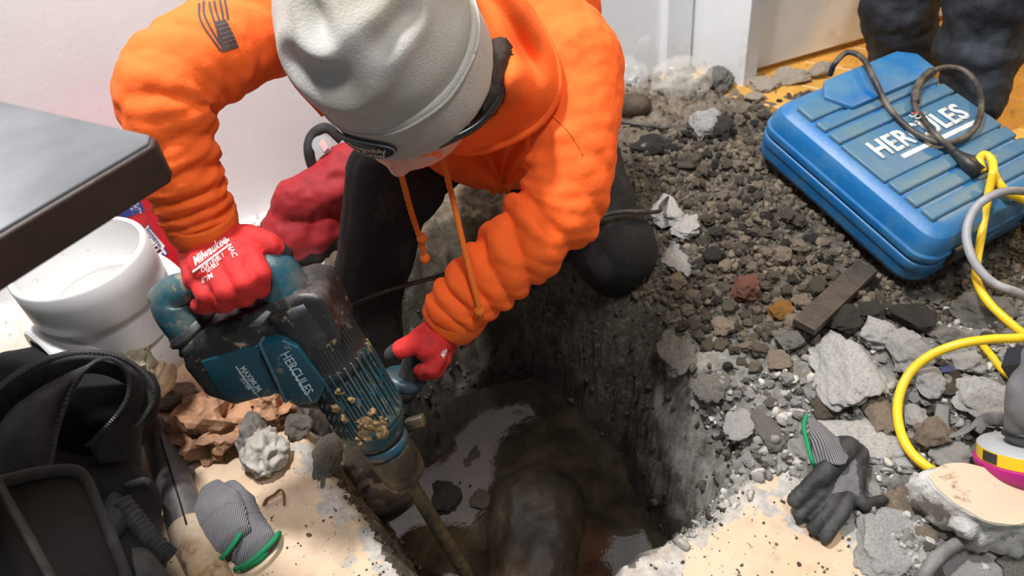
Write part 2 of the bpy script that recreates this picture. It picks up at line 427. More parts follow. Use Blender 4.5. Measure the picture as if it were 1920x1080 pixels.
o = struct(slab_box('wall_back', wl, wr, wn, .1, -.1, 2.6, M_WALL)); tag(o, 'white painted wall behind the kneeling person')
# door casing and door
M_TRIM = mat('white_trim', (.80, .815, .82), .4, var=.03, vs=9, dirt=(.5, .46, .4), dirt_amt=.3, ds=8)
o = struct(slab_box('trim_1', WB-wd*.005, WB+wd*.085, wn, .13, -.05, 2.3, M_TRIM, bevel=.004)); o.location = tuple(wn*.03); tag(o, 'white door casing at the end of the wall')
TA = WB+wd*.09; TB = PZ(1392, 168); td = unit(TB-TA); tn = np.array([td[1], -td[0], 0])
o = struct(slab_box('trim_2', TA, TB, tn, .06, -.05, 2.3, M_TRIM, bevel=.003)); tag(o, 'flat white jamb panel beside the door')
dz = .03
D0 = PZ(1392, 137, dz); D1 = PZ(1640, 66, dz); dd = unit(D1-D0); dn = np.array([dd[1], -dd[0], 0])
M_DOOR = mat('cream_door_paint', (.76, .73, .67), .45, var=.04, vs=5, dirt=(.42, .28, .15), dirt_amt=.33, ds=5)
door = struct(slab_box('door_1', D0, D0+dd*.82, dn, .04, dz, 2.05, M_DOOR, bevel=.003)); tag(door, 'cream painted door standing open at the hall')
e = slab_box('door_edge', D0-dd*.002+dn*.0, D0+dd*.022, dn, .044, dz+.002, 2.04, M_TRIM, door); e.location = tuple(dn*.003)
# hall plank floor
M_PLANK = mat('orange_plank', (.62, .33, .07), .4, var=.18, vs=9, rnd=.12, dirt2=(.12, .07, .03), d2amt=.36, d2s=50)
hf = thing('hall_floor', (1.4, 2.6, 0), 'orange stained plank floor of the hall beyond the rubble', None); del hf['label']; struct(hf)
hf['label'] = 'orange stained plank floor of the hall beyond the rubble'
ang = math.atan2((_h1-_h0)[1], (_h1-_h0)[0])
for i in range(15):
    for jx in range(3):
        me = boxm('plank', 1.5, .145, .02, .002, 1)
        off = np.array([_h0[0], _h0[1], -.012])+np.array([math.cos(ang), math.sin(ang), 0])*(jx*1.5-.2+(i % 2)*.4)+np.array([-math.sin(ang), math.cos(ang), 0])*(i*.148+.02)
        xf(me, Matrix.Translation(off) @ Matrix.Rotation(ang, 4, 'Z')); link('plank', me, M_PLANK, hf, smooth=False)
M_TAN = mat('hall_wall', (.55, .33, .12), .6, var=.08, vs=4)
h0 = np.array([.6, 3.9, 0]); h1 = np.array([3.6, 3.0, 0]); hn = unit([-(h1-h0)[1]*-1, -(h1-h0)[0], 0])
o = struct(slab_box('wall_hall', h0, h1, unit([(h1-h0)[1], -(h1-h0)[0], 0]), .1, -.05, 2.6, M_TAN)); tag(o, 'warm tan wall at the back of the hall')
# ================================================================== KNEELING PERSON
M_OR = mat('orange_fleece', (.93, .125, .010), .85, var=.05, vs=30, bump=.25, bs=260)
M_ORD = mat('orange_cord', (.95, .20, .015), .8, bump=.8, bs=420)
M_JEAN = mat('black_denim', (.0085, .0085, .0095), .8, var=.3, vs=12, bump=.3, bs=300, dirt=(.065, .06, .055), dirt_amt=.36, ds=9)
M_GREY = mat('heather_grey_fleece', (.43, .42, .40), .95, var=.06, vs=200, dirt=(.40, .37, .31), dirt_amt=.45, ds=9, bump=.55, bs=330, sheen=.15)
M_SKIN = mat('skin', (.72, .36, .27), .5, var=.06, vs=40, sub=.15)
M_HAIR = mat('dark_hair', (.02, .013, .01), .6, bump=.8, bs=200)
M_RED = mat('red_knit', (.63, .022, .02), .75, var=.12, vs=90, bump=.35, bs=400, dirt=(.28, .02, .02), dirt_amt=.36, ds=25)
M_BLKN = mat('black_nitrile', (.03, .031, .034), .55, var=.3, vs=60, bump=.3, bs=300)
M_CUFF = mat('pink_knit_cuff', (.66, .16, .14), .8, bump=.5, bs=200)
M_WHITE = mat('white_print', (.82, .79, .77), .6)
T = -CF
def cv(r, u, t): return r*CR+u*CU+t*T
def folds(amps):
    """sleeve folds: list of (t0, phase angle, tilt, width, amplitude)"""
    def fn(t, ph, r):
        d = 0*ph
        for t0, a0, tilt, wd_, am in amps:
            x = (t-t0-tilt*np.cos(ph-a0))/wd_
            d = d+am*np.exp(-x*x)*(.55+.45*np.cos(ph-a0))
        return r+d
    return fn
person = None
# --- body (continuous, under the clothes): head, neck, torso, limbs
O = P(752, 112, .99); hh = unit(cv(-.28, .31, .91)); gg = cv(-.22, -.92, .1); gg = unit(gg-np.dot(gg, hh)*hh); ss = unit(np.cross(gg, hh))
if np.dot(ss, CR) < 0: ss = -ss
def hp(s, g, h): return O+s*ss+g*gg+h*hh
NECK = P(815, 50, 1.13); PEL = P(935, 190, 1.62)
SHR, ELR, WRR = P(520, 30, 1.12), P(312, 168, .925), P(390, 452, 1.02)
SHL, ELL, WRL = P(1065, 120, 1.17), P(1048, 385, 1.17), P(838, 608, 1.23)
KNL, KNR = P(1150, 465, 1.57), P(735, 330, 1.42)
ANR = P(705, 820, 1.56); ANL = np.array([.25, 1.62, .06])
parts = [ball_vf(hp(0, .005, .0), [.073*ss, .094*gg, .118*hh]), ball_vf(hp(0, .036, -.072), [.086*ss, .088*gg, .050*hh]),
         ball_vf(hp(0, .060, -.112), [.030*ss, .026*gg, .024*hh]), capsule_vf(hp(0, .098, -.040), hp(0, .118, -.080), .009, .015),
         ball_vf(hp(.017, .104, -.084), [.011*ss, .011*gg, .009*hh]), ball_vf(hp(-.017, .104, -.084), [.011*ss, .011*gg, .009*hh]),
         ball_vf(hp(.04, .070, -.064), [.026*ss, .022*gg, .025*hh]), ball_vf(hp(-.04, .070, -.064), [.026*ss, .022*gg, .025*hh]),
         ball_vf(hp(0, .092, -.103), [.024*ss, .010*gg, .006*hh]), ball_vf(hp(0, .089, -.113), [.021*ss, .010*gg, .007*hh]),
         ball_vf(hp(.078, -.012, -.055), [.009*ss, .019*gg, .032*hh]), ball_vf(hp(-.078, -.012, -.055), [.009*ss, .019*gg, .032*hh]),
         capsule_vf(hp(0, -.03, -.06), NECK, .058, .062), capsule_vf(NECK, PEL, .11, .11), capsule_vf(SHR, SHL, .06, .06),
         capsule_vf(SHR, ELR, .048, .04), capsule_vf(ELR, WRR, .04, .028), capsule_vf(SHL, ELL, .048, .04), capsule_vf(ELL, WRL, .04, .028),
         capsule_vf(PEL, KNL, .075, .055), capsule_vf(PEL, KNR, .075, .055), capsule_vf(KNR, P(690, 560, 1.50), .045, .042), capsule_vf(P(690, 560, 1.50), ANR, .042, .036), capsule_vf(KNL, ANL, .05, .04)]
me = remesh('person', parts, .0055, 3)
person = link('person', me, M_SKIN)
tag(person, 'person in orange hoodie and grey beanie kneeling over the hole, running the demolition hammer', 'person')
for sg in (1, -1):
    V, Fc = ball_vf(hp(sg*.032, .083, -.036), [.011*ss, .009*gg, .010*hh]); link('eye', mesh('eye', V, Fc), mat('eye_white', (.7, .68, .66), .25), person)
# --- hoodie: torso and both sleeves fused
ph0 = 0
def sleeve(ctrl, rads, fo, n=70):
    pts = spline(ctrl, n); rr = np.interp(np.linspace(0, 1, n), np.linspace(0, 1, len(rads)), rads)
    return tube_vf(pts, rr, 36, rfun=folds(fo))
rf = random.Random(3)
foR = [(.05+.08*i+rf.uniform(-.02, .02), rf.uniform(0, 6.28), rf.uniform(-.05, .05), .018, rf.uniform(.010, .018)) for i in range(7)]
foR += [(.50+.047*i, 5.2+rf.uniform(-1.3, 1.3), .03*(-1)**i, .012, rf.uniform(.012, .019)) for i in range(10)]
foR += [(.50+.052*i, 2.2+rf.uniform(-1, 1), .035, .013, rf.uniform(.008, .015)) for i in range(9)]
foL = [(.04+.052*i+rf.uniform(-.015, .015), rf.uniform(0, 6.28), rf.uniform(-.07, .07), .0135, rf.uniform(.009, .018)) for i in range(18)]
foL += [(.62+.045*i, 1.0+2.2*(i % 3), .04, .013, .014) for i in range(8)]
def waves(N, seed, zones, tilt=.45, a0=0.):
    zt_, za_ = zip(*zones)
    def fn(t, ph, r):
        am_ = np.interp(t, zt_, za_)
        q = np.stack([np.full_like(ph, t*6), np.cos(ph)*.5, np.sin(ph)*.5], -1); nz = fbm(q+seed*5, 2, seed); n2_ = fbm(q*.8+seed*9+3, 2, seed+4)
        w_ = np.abs(np.sin(np.pi*(N*t+tilt*np.cos(ph-a0)/2+.8*nz)))
        return r+am_*(.25+.75*np.clip(.6+1.2*n2_, 0, 1))*(w_**.8*2-1.3)+.004*n2_+am_*.35*(np.abs(np.sin(np.pi*(N*1.7*t-tilt*1.3*np.sin(ph-a0+1)+1.1*n2_)))-.6)
    return fn
def sleeve(ctrl, rads, fo, n=70):
    pts = spline(ctrl, n); rr = np.interp(np.linspace(0, 1, n), np.linspace(0, 1, len(rads)), rads); return tube_vf(pts, rr, 44, rfun=fo)
foR = waves(16, 5, [(0, .002), (.25, .004), (.42, .006), (.52, .0085), (.75, .0080), (.92, .006), (1, .001)], .9, 5.2)
foL = waves(14, 9, [(0, .0005), (.28, .0015), (.45, .006), (.6, .0085), (.85, .0090), (.97, .004), (1, .001)], .7, 1.0)
slR = sleeve([P(640, 10, 1.16), SHR, P(420, 85, .99), ELR, P(335, 300, .95), P(368, 388, .99), P(385, 425, 1.01)], [.082, .082, .066, .060, .051, .045, .043], foR, 150)
slL = sleeve([P(1000, 60, 1.2), SHL, P(1075, 250, 1.16), ELL, P(960, 480, 1.19), P(872, 565, 1.215), P(846, 598, 1.225)], [.09, .082, .072, .067, .060, .052, .049], foL, 150)
ring = lambda c, d, r0, h: tube_vf([np.array(c)-np.array(d)*h, np.array(c), np.array(c)+np.array(d)*h], [r0*.96, r0, r0*.96], 28)
cR = unit(WRR-ELR); cL = unit(WRL-ELL)
tor = [capsule_vf(P(880, 120, 1.27), PEL+np.array([0, 0, .02]), .150, .155), capsule_vf(P(760, 60, 1.22), P(960, 90, 1.24), .125, .13),
       capsule_vf(P(1000, 20, 1.42), PEL+np.array([.02, .03, .06]), .13, .14), capsule_vf(P(860, 70, 1.24), P(990, 30, 1.43), .13, .135),
       capsule_vf(P(590, 20, 1.17), P(700, 40, 1.2), .085, .10), capsule_vf(P(1000, 90, 1.24), SHL, .115, .088),
       capsule_vf(NECK, P(850, 90, 1.2), .085, .11),
       capsule_vf(P(850, 230, 1.30), P(930, 250, 1.40), .085, .11)]
hood_me = remesh('hoodie', tor+[slR, slL], .0036, 2, .45)
V = gv(hood_me); 
# body folds radiating from armpit and a soft overall rumple
tors = np.min([np.linalg.norm(V-p, axis=1) for p in (P(880, 120, 1.27), P(960, 180, 1.4), P(800, 150, 1.2))], axis=0)
q = P(940, 330, 1.28); dv = V-q; rad_ = np.linalg.norm(dv, axis=1)+1e-6; an = np.arctan2(dv@CU, dv@CR)
am = .009*np.sin(an*9+3*fbm(V*9, 2, 3))*np.exp(-(rad_/.13)**2)
am += .008*fbm(V*13, 3, 8)+.0015*fbm(V*45, 2, 4)
displace(hood_me, am)
hoodie = link('hoodie', hood_me, M_OR, person)
# knit cuffs
M_ORC = mat('orange_rib', (.93, .145, .012), .85, bump=.5, bs=300)
for a, b, r0, r1 in ((P(372, 400, .995), P(388, 440, 1.02), .048, .044), (P(866, 572, 1.218), P(838, 607, 1.235), .054, .050)):
    pts = [a+(b-a)*t for t in np.linspace(0, 1, 10)]; rr = [r0*.97+.003*math.sin(t*math.pi) - (r0-r1)*t for t in np.linspace(0, 1, 10)]
    tube('sleeve_cuff', pts, rr, M_ORC, person, 32, rfun=lambda t, ph, r: r+.0008*np.sin(ph*40))
# hood: cloth lying round the neck
_bh = bvh_of(hoodie)
def PH(x, y, d):
    h = _bh.ray_cast(Vector(CC), Vector(unit(ray(x, y))))
    return P(x, y, min(d, depth(h[0])-.010) if h[0] is not None else d)
outer = spline([PH(800, 268, 1.115), PH(880, 285, 1.125), PH(950, 268, 1.125), PH(1012, 232, 1.12), PH(1045, 175, 1.11), PH(1040, 110, 1.10), PH(1005, 40, 1.08), PH(955, -20, 1.06),
                PH(860, -90, 1.08), PH(720, -110, 1.1), PH(600, -40, 1.1), PH(545, 60, 1.08), PH(548, 140, 1.08), PH(610, 215, 1.1)], 90)
inner = spline([P(800, 235, 1.10), P(850, 225, 1.09), P(890, 205, 1.08), P(915, 170, 1.06), P(925, 130, 1.05), P(920, 80, 1.04), P(900, 20, 1.04), P(870, -20, 1.04),
                P(800, -50, 1.05), P(720, -50, 1.07), P(650, -10, 1.08), P(600, 60, 1.09), P(600, 130, 1.10), P(650, 190, 1.11)], 90)
V = []; Fc = []; nu = 16
for i in range(90):
    for j in range(nu):
        t = j/(nu-1); p = inner[i]*(1-t)+outer[i]*t
        lift = .048*math.sin(math.pi*min(1, t*1.02))*(.7+.3*math.sin(i*.35))+.018*math.sin(t*8+i*.22)*math.sin(math.pi*t)
        V.append(p+T*lift+np.array([0, 0, .012])*math.sin(math.pi*t))
for i in range(89):
    for j in range(nu-1): Fc.append((i*nu+j, i*nu+j+1, (i+1)*nu+j+1, (i+1)*nu+j))
hme = mesh('hood', V, Fc)
o = bpy.data.objects.new('q', hme); COL.objects.link(o); s = o.modifiers.new('s', 'SOLIDIFY'); s.thickness = .007; s.offset = 0; s = o.modifiers.new('u', 'SUBSURF'); s.levels = 1
hme = bpy.data.meshes.new_from_object(o.evaluated_get(bpy.context.evaluated_depsgraph_get())); bpy.data.objects.remove(o)
displace(hme, .004*fbm(gv(hme)*16, 2, 21))
hood = link('hood', hme, M_OR, person)
tube('hood_hem', outer+T*.003, .0065, M_OR, hood, 8)
# seam over the shoulder
bv = bvh_of(hoodie)
def on_surface(pxs, bvh, off=.001, n=40, dflt=1.2):
    out = []
    for x, y in spline(pxs, n):
        d = Vector(unit(ray(x, y))); h = bvh.ray_cast(Vector(CC), d); out.append(np.array(h[0])-np.array(d)*off if h[0] is not None else P(x, y, dflt))
    return np.array(out)
tube('shoulder_seam', on_surface([(1035, 215), (1065, 245), (1085, 275), (1092, 290)], bv), .0011, M_OR, hoodie, 6)
# drawstrings
def dstring(pts, knots):
    p = spline(pts, 60); o = tube('drawstring', p, .0045, M_ORD, person, 10, rfun=lambda t, ph, r: r*(1+.12*np.sin(ph*3+t*160)))
    for kx in knots:
        V, Fc = ball_vf(kx, [.0085*CR, .0095*CU, .008*T], 12, 8); link('knot', mesh('knot', V, Fc), M_ORD, o)
s0 = P(745, 300, 1.09)
dstring([s0, P(757, 345, 1.12), P(772, 400, 1.155), P(790, 455, 1.19), P(796, 487, 1.215)], [P(791, 447, 1.185), P(797, 484, 1.21)])
dstring([P(824, 272, 1.105), P(838, 330, 1.12), P(853, 390, 1.13), P(868, 455, 1.135), P(884, 520, 1.135), P(898, 575, 1.145), P(900, 597, 1.16)], [P(899, 583, 1.15)])
# --- beanie
def capsurf(name, rows, m, parent, fold=None, closed=True, n=72):
    V = []; Fc = []
    for h, rs, rg, cs, cg in rows:
        for j in range(n):
            a = 2*math.pi*j/n; V.append(hp(cs+rs*math.cos(a), cg+rg*math.sin(a), h))
    for i in range(len(rows)-1):
        for j in range(n):
            k2 = (j+1) % n; Fc.append((i*n+j, i*n+k2, (i+1)*n+k2, (i+1)*n+j))
    if closed: Fc.append(tuple((len(rows)-1)*n+j for j in range(n)))
    me = mesh(name, V, Fc)
    bm = bmesh.new(); bm.from_mesh(me); bmesh.ops.recalc_face_normals(bm, faces=bm.faces); bm.to_mesh(me); bm.free()
    return me
rows = []
for h in np.linspace(.0, 1, 34):
    rr = (1-h**3.1)**(1/2.3) if h < 1 else .02
    rr = max(rr, .03); bul = 1+.10*math.sin(math.pi*min(1, h*1.15))
    rows.append((.015+.190*h, .104*rr*bul, .122*rr*bul, -.012*h, -.012*h))
bme = capsurf('beanie', rows, M_GREY, person)
V = gv(bme); C2 = (V-O)
lo = np.stack([C2@ss, C2@gg, C2@hh], -1)
am = .010*fbm(lo*9, 2, 14)*sstep(.03, .08, lo[:, 2])
def crease(p, a, b, wdt, dep):
    a = np.array(a); b = np.array(b); ab = b-a; t = np.clip(((p-a)@ab)/(ab@ab), 0, 1); d = np.linalg.norm(p-(a+t[:, None]*ab), axis=1)
    return -dep*np.exp(-(d/wdt)**2)*np.sin(np.pi*(.15+.7*t))+dep*.6*np.exp(-((d-wdt*2)/wdt)**2)
# creases given where the photograph shows them (pixels in the beanie's own surface)
bvb = BVHTree.FromPolygons([Vector(v) for v in V], [tuple(p.vertices) for p in bme.polygons])
def bpt(x, y):
    h = bvb.ray_cast(Vector(CC), Vector(unit(ray(x, y)))); q = np.array(h[0]) if h[0] is not None else P(x, y, .86); return q
for (x0, y0), (x1, y1), wd_, de in (((585, 0), (612, 65), 0.010, .013), ((768, 20), (715, 75), .012, .010), ((560, 110), (650, 160), .014, .010), ((700, 95), (620, 150), .016, .008)):
    am += crease(V, bpt(x0, y0), bpt(x1, y1), wd_, de)
sv(bme, V+gn(bme)*am[:, None]); bme = subdiv(bme, 1)
beanie = link('beanie', bme, M_GREY, person)
rows = []
for h, e in ((-.052, -.006), (-.054, .0), (-.052, .006), (-.03, .0085), (0, .009), (.022, .0085), (.031, .007), (.034, .003), (.030, -.004), (.0, -.004), (-.04, -.004), (-.052, -.006)):
    rows.append((h, .107+e, .119+e, .0, -.001))
cme = capsurf('beanie_cuff', rows, M_GREY, person, closed=False); cme = subdiv(cme, 1)
displace(cme, .0022*fbm(gv(cme)*22, 3, 40))
cuff = link('beanie_cuff', cme, M_GREY, beanie)
V, Fc = tube_vf(np.array([hp(.1155*math.cos(a), -.001+.1275*math.sin(a), .024+.001*math.sin(a*9)) for a in np.linspace(0, 2*math.pi, 80)]), .0022, 6); link('cuff_stitch', mesh('cuff_stitch', V, Fc), M_GREY, beanie)
# forehead patch
def patch(wa, ha, thick, nrow=14):
    V = []; Fc = []
    for k in range(3):
        pass
    ov = [(wa*math.cos(a)*(1 if abs(math.cos(a)) < .8 else 1.02), ha*math.sin(a)) for a in np.linspace(0, 2*math.pi, 40, endpoint=False)]
    return ov
def on_cuff(x, y, off):
    """x along the brow, y up, on the cuff's front"""
    a = math.pi/2 + .12 - x/.128; e = .0095+off
    return hp((.107+e)*math.cos(a), (.119+e)*math.sin(a), -.006+y)
def patch_mesh(name, ov, off, thick):
    n = len(ov); V = [on_cuff(x*s_, y*s_, off+thick*(1 if s_ < 1 else .1)) for s_ in (1.0, .97, .6, .25) for x, y in ov]+[on_cuff(0, 0, off+thick)]; Fc = []
    for r in range(3):
        for j in range(n): k2 = (j+1) % n; Fc.append((r*n+j, r*n+k2, (r+1)*n+k2, (r+1)*n+j))
    for j in range(n): Fc.append((3*n+j, 3*n+(j+1) % n, 4*n))
    return mesh(name, V, Fc)
pt = link('patch', patch_mesh('patch', patch(.052, .024, .002), .001, .002), mat('navy_patch', (.012, .017, .022), .7, bump=.4, bs=300), beanie)
link('patch_field', patch_mesh('patch_field', [(-.008+.036*math.cos(a), .009+.008*math.sin(a)) for a in np.linspace(0, 6.28, 30, endpoint=False)], .0032, .0006), mat('teal_thread', (.02, .075, .085), .7, bump=.5, bs=400), pt)
M_THREAD = mat('tan_thread', (.55, .47, .35), .8)
for body, sz, y0, sx in (('Assembly', .017, .0005, .004), ('the Crew', .016, -.0125, -.002)):
    tm = text_mesh(body, sz, .25, 0, .0003); 
    bm = bmesh.new(); bm.from_mesh(tm); bmesh.ops.subdivide_edges(bm, edges=[e for e in bm.edges if e.calc_length() > .004], cuts=2); bm.to_mesh(tm); bm.free()
    sv(tm, np.array([on_cuff(-v[0]*-1+sx, v[1]+y0, .0046) for v in gv(tm)])); link('lettering', tm, M_THREAD, pt, smooth=False)
V, Fc = tube_vf(np.array([on_cuff(.050*math.cos(a), .022*math.sin(a), .0036) for a in np.linspace(0, 6.2832, 50)]), .0012, 6); link('patch_border', mesh('patch_border', V, Fc), mat('grey_thread', (.2, .25, .28), .8), pt)
# hair at the temple / nape and beard
hs = [ball_vf(hp(.100, -.03, -.072), [.026*ss, .065*gg, .035*hh]), ball_vf(hp(0, -.075, -.06), [.07*ss, .026*gg, .04*hh]), ball_vf(hp(-.075, -.03, -.05), [.016*ss, .045*gg, .035*hh]),
      ball_vf(hp(.058, .02, -.10), [.018*ss, .032*gg, .03*hh]), ball_vf(hp(-.058, .02, -.10), [.018*ss, .032*gg, .03*hh])]
hme = remesh('hair', hs, .005, 2); displace(hme, .004*fbm(gv(hme)*90, 2, 2)); link('hair', hme, M_HAIR, person)
# safety glasses
M_GLS = mat('black_gloss_plastic', (.01, .01, .011), .25)
gl = tube('glasses_frame', spline([hp(.118, -.065, -.070), hp(.119, .0, -.070), hp(.106, .05, -.060), hp(.066, .093, -.046), hp(.03, .112, -.042), hp(0, .115, -.038), hp(-.03, .112, -.042), hp(-.066, .093, -.046), hp(-.088, .05, -.042), hp(-.092, 0, -.042), hp(-.089, -.045, -.045)], 80), .0060, M_GLS, person, 8)
for sg in (1, -1):
    pts = [hp(sg*x, g, h) for x, g, h in ((.004, .117, -.042), (.034, .114, -.043), (.066, .096, -.047), (.064, .096, -.073), (.036, .113, -.078), (.010, .118, -.068))]
    me = mesh('lens', pts, [tuple(range(6))]); link('lens', me, mat('smoked_lens', (.02, .02, .022), .1, trans=.4), gl)
# --- jeans
pl = [capsule_vf(PEL, KNL, .125, .088), capsule_vf(PEL+np.array([-.05, 0, 0]), KNR, .115, .082), capsule_vf(P(735, 330, 1.42), P(690, 560, 1.50), .084, .070), capsule_vf(P(690, 560, 1.50), P(700, 800, 1.56), .070, .062),
      capsule_vf(KNL+np.array([0, .0, -.03]), ANL, .08, .07), ball_vf(PEL+np.array([0, .06, .02]), [.19*np.array([1., 0, 0]), .17*np.array([0, 1., 0]), .16*np.array([0, 0, 1.])]),
      ball_vf(P(1158, 478, 1.55), [.085*CR, .075*CU, .085*T]), ball_vf(P(745, 350, 1.41), [.09*CR, .085*CU, .06*T])]
pm = remesh('jeans', pl, .006, 2)
V = gv(pm); am = .007*fbm(V*np.array([8, 8, 14]), 3, 51)+.004*np.abs(fbm(V*20, 2, 52)); displace(pm, am)
jeans = link('jeans', pm, M_JEAN, person)
# --- gloves
def glove(name, palm, fingers, thumb, black, cuff, side):
    parts = []
    for a, b, ra, rb in palm: parts.append(capsule_vf(P(*a), P(*b), ra, rb, 14))
    for f in fingers+[thumb]:
        pts = [P(*q[:3]) for q in f]; rr = [q[3] for q in f]
        for i in range(len(pts)-1): parts.append(capsule_vf(pts[i], pts[i+1], rr[i], rr[i+1], 14))
    me = remesh(name, parts, .0024, 3, .5)
    V = gv(me); displace(me, .0012*fbm(V*70, 2, 3))
    me.materials.append(M_RED); me.materials.append(M_BLKN)
    for p in me.polygons:
        if black(np.array(p.center), np.array(p.normal)): p.material_index = 1
    g = link(name, me, None, person)
    a, b, r0, r1 = cuff; a = P(*a); b = P(*b)
    tube('knit_cuff', [a+(b-a)*t for t in np.linspace(0, 1, 12)], np.linspace(r0, r1, 12), M_CUFF, g, 40, rfun=lambda t, ph, r: r+.0006*np.sin(ph*36)+.0005*math.sin(t*30))
    return g
BAR0, BAR1 = P(330, 548, 1.045), P(505, 485, 1.015)
bax = unit(BAR1-BAR0)
def blackR(c, n):
    q = c-BAR0; foot = BAR0+bax*np.dot(q, bax); d = foot-c; L = np.linalg.norm(d)
    return (np.dot(n, d/(L+1e-9)) > .35 and L < .045) or np.linalg.norm(c-P(530, 478, 1.02)) < .022
R_ = .0135
gR = glove('glove', [((392, 445, 1.03), (395, 500, .985), .030, .030), ((415, 440, 1.03), (445, 480, .985), .028, .026), ((400, 470, 1.005), (455, 490, .98), .028, .024),
                    ((370, 470, 1.02), (375, 520, .985), .026, .022), ((385, 520, .99), (470, 488, .985), .020, .018)],
           [[(468, 480, .98, .0165), (487, 512, .968, .0155), (486, 540, .985, .0145), (470, 545, 1.03, .013)],
            [(438, 496, .972, .0165), (458, 530, .957, .0155), (458, 556, .975, .0145), (442, 560, 1.03, .013)],
            [(405, 510, .974, .0165), (424, 545, .958, .0150), (422, 568, .978, .0140), (408, 570, 1.03, .013)],
            [(375, 520, .985, .0155), (386, 552, .970, .0140), (384, 572, .99, .0130), (372, 572, 1.04, .012)]],
           [(425, 450, 1.01, .022), (468, 446, .995, .019), (505, 458, .998, .0155), (532, 478, 1.018, .0130)], blackR,
           ((383, 425, 1.015), (397, 458, 1.03), .041, .036), 1)
HAX0, HAX1 = P(752, 745, 1.27), P(792, 628, 1.225)
hax = unit(HAX1-HAX0)
def blackL(c, n):
    q = c-HAX0; foot = HAX0+hax*np.dot(q, hax); d = foot-c; L = np.linalg.norm(d)
    return (np.dot(n, d/(L+1e-9)) > .2 and L < .05) or np.linalg.norm(c-P(733, 664, 1.19)) < .020
gL = glove('glove', [((836, 610, 1.235), (812, 640, 1.215), .031, .030), ((825, 632, 1.225), (806, 652, 1.2), .030, .026), ((818, 620, 1.225), (785, 642, 1.205), .026, .022), ((832, 640, 1.24), (820, 660, 1.235), .026, .024)],
           [[(820, 648, 1.205, .0160), (823, 668, 1.195, .0150), (809, 692, 1.192, .0140), (790, 694, 1.215, .0125)],
            [(826, 650, 1.225, .0160), (830, 672, 1.222, .0150), (816, 696, 1.220, .0140), (792, 700, 1.24, .0125)],
            [(826, 652, 1.250, .0155), (828, 674, 1.252, .0145), (812, 694, 1.255, .0135), (790, 698, 1.262, .012)],
            [(820, 650, 1.275, .0145), (820, 670, 1.280, .0135), (804, 688, 1.282, .0125), (788, 690, 1.282, .011)]],
           [(808, 638, 1.205, .0215), (778, 643, 1.190, .0185), (752, 655, 1.183, .0155), (734, 664, 1.190, .0125)], blackL,
           ((846, 600, 1.235), (826, 626, 1.23), .041, .037), -1)
# print on the back of the gloves
bg = bvh_of(gR)
def print_on(body, org, ex, ey, bvh, m, parent, d=.95, shear=0, bold=.0, cut=.004, nm='lettering', space=1.0):
    tm = text_mesh(body, 1, shear, 0, bold, space=space); pix_map(tm, org, ex, ey, d); return link(nm, lay_on(tm, bvh, cut), m, parent, smooth=False)
def quad_on(pxs, bvh, m, parent, nm, d=.95, cut=.005, off=.0008):
    V = [P(x, y, d) for x, y in pxs]; return link(nm, lay_on(mesh(nm, V, [tuple(range(len(V)))]), bvh, cut, off), m, parent, smooth=False)
print_on('Milwaukee', (393, 470), (14, -10.5), (-9, -22), bg, M_WHITE, gR, shear=.2, bold=.02)
quad_on([(360, 508), (427, 459), (428, 462), (362, 512)], bg, M_WHITE, gR, 'underline')
print_on('CUT LEVEL 1', (398, 493), (7.5, -5.5), (-6, -11), bg, M_WHITE, gR, shear=.2, bold=.02)
print_on('NITRILE', (398, 502), (6.5, -4.8), (-4, -8), bg, M_WHITE, gR, shear=.2, bold=.01)
print_on('8"/M', (388, 522), (11, -6.5), (-5, -13), bg, M_WHITE, gR, shear=.1, bold=.01)
print_on('B-NAC', (432, 465), (6, 11), (13, -6), bg, M_WHITE, gR, bold=.01)
bl = bvh_of(gL)
print_on('Milw', (833, 662), (4, -8), (-10, -9), bl, M_WHITE, gL, d=1.17, shear=.2, bold=.01)
# flag print on the upper sleeve
M_FLAG = mat('charcoal_print', (.045, .032, .03), .8)
bh = bvh_of(hoodie)
quad_on([(402, 40), (424, 36), (437, 62), (448, 88), (417, 98), (408, 70)], bh, M_FLAG, hoodie, 'flag_canton', d=.98)
for a, b, c_ in (((373, 0), (377, 40), (414, 95)), ((382, -3), (384, 30), (412, 82)), ((391, -4), (396, 22), (409, 60)), ((401, -4), (404, 16), (411, 38)), ((411, -4), (415, 14), (419, 37)), ((421, -4), (424, 14), (428, 37))):
    sp = spline([a, b, c_], 14); q = [(x-2.3, y) for x, y in sp]+[(x+2.3, y) for x, y in sp[::-1]]
    V = [P(x, y, .98) for x, y in q]; Fc = [(i, i+1, 26-i, 27-i) for i in range(13)]
    link('flag_stripe', lay_on(mesh('flag_stripe', V, Fc), bh, .006), M_FLAG, hoodie, smooth=False)
M_STAR = mat('faded_star_print', (.32, .12, .05), .8)
for i in range(6):
    for j in range(5):
        x = 409+j*5.5+i*3.4; y = 47+i*8-j*1.6
        if i and j == 4: continue
        quad_on([(x-1, y-1), (x+1, y-1), (x+1, y+1), (x-1, y+1)], bh, M_STAR, hoodie, 'flag_star', d=.98, cut=.02, off=.0014)
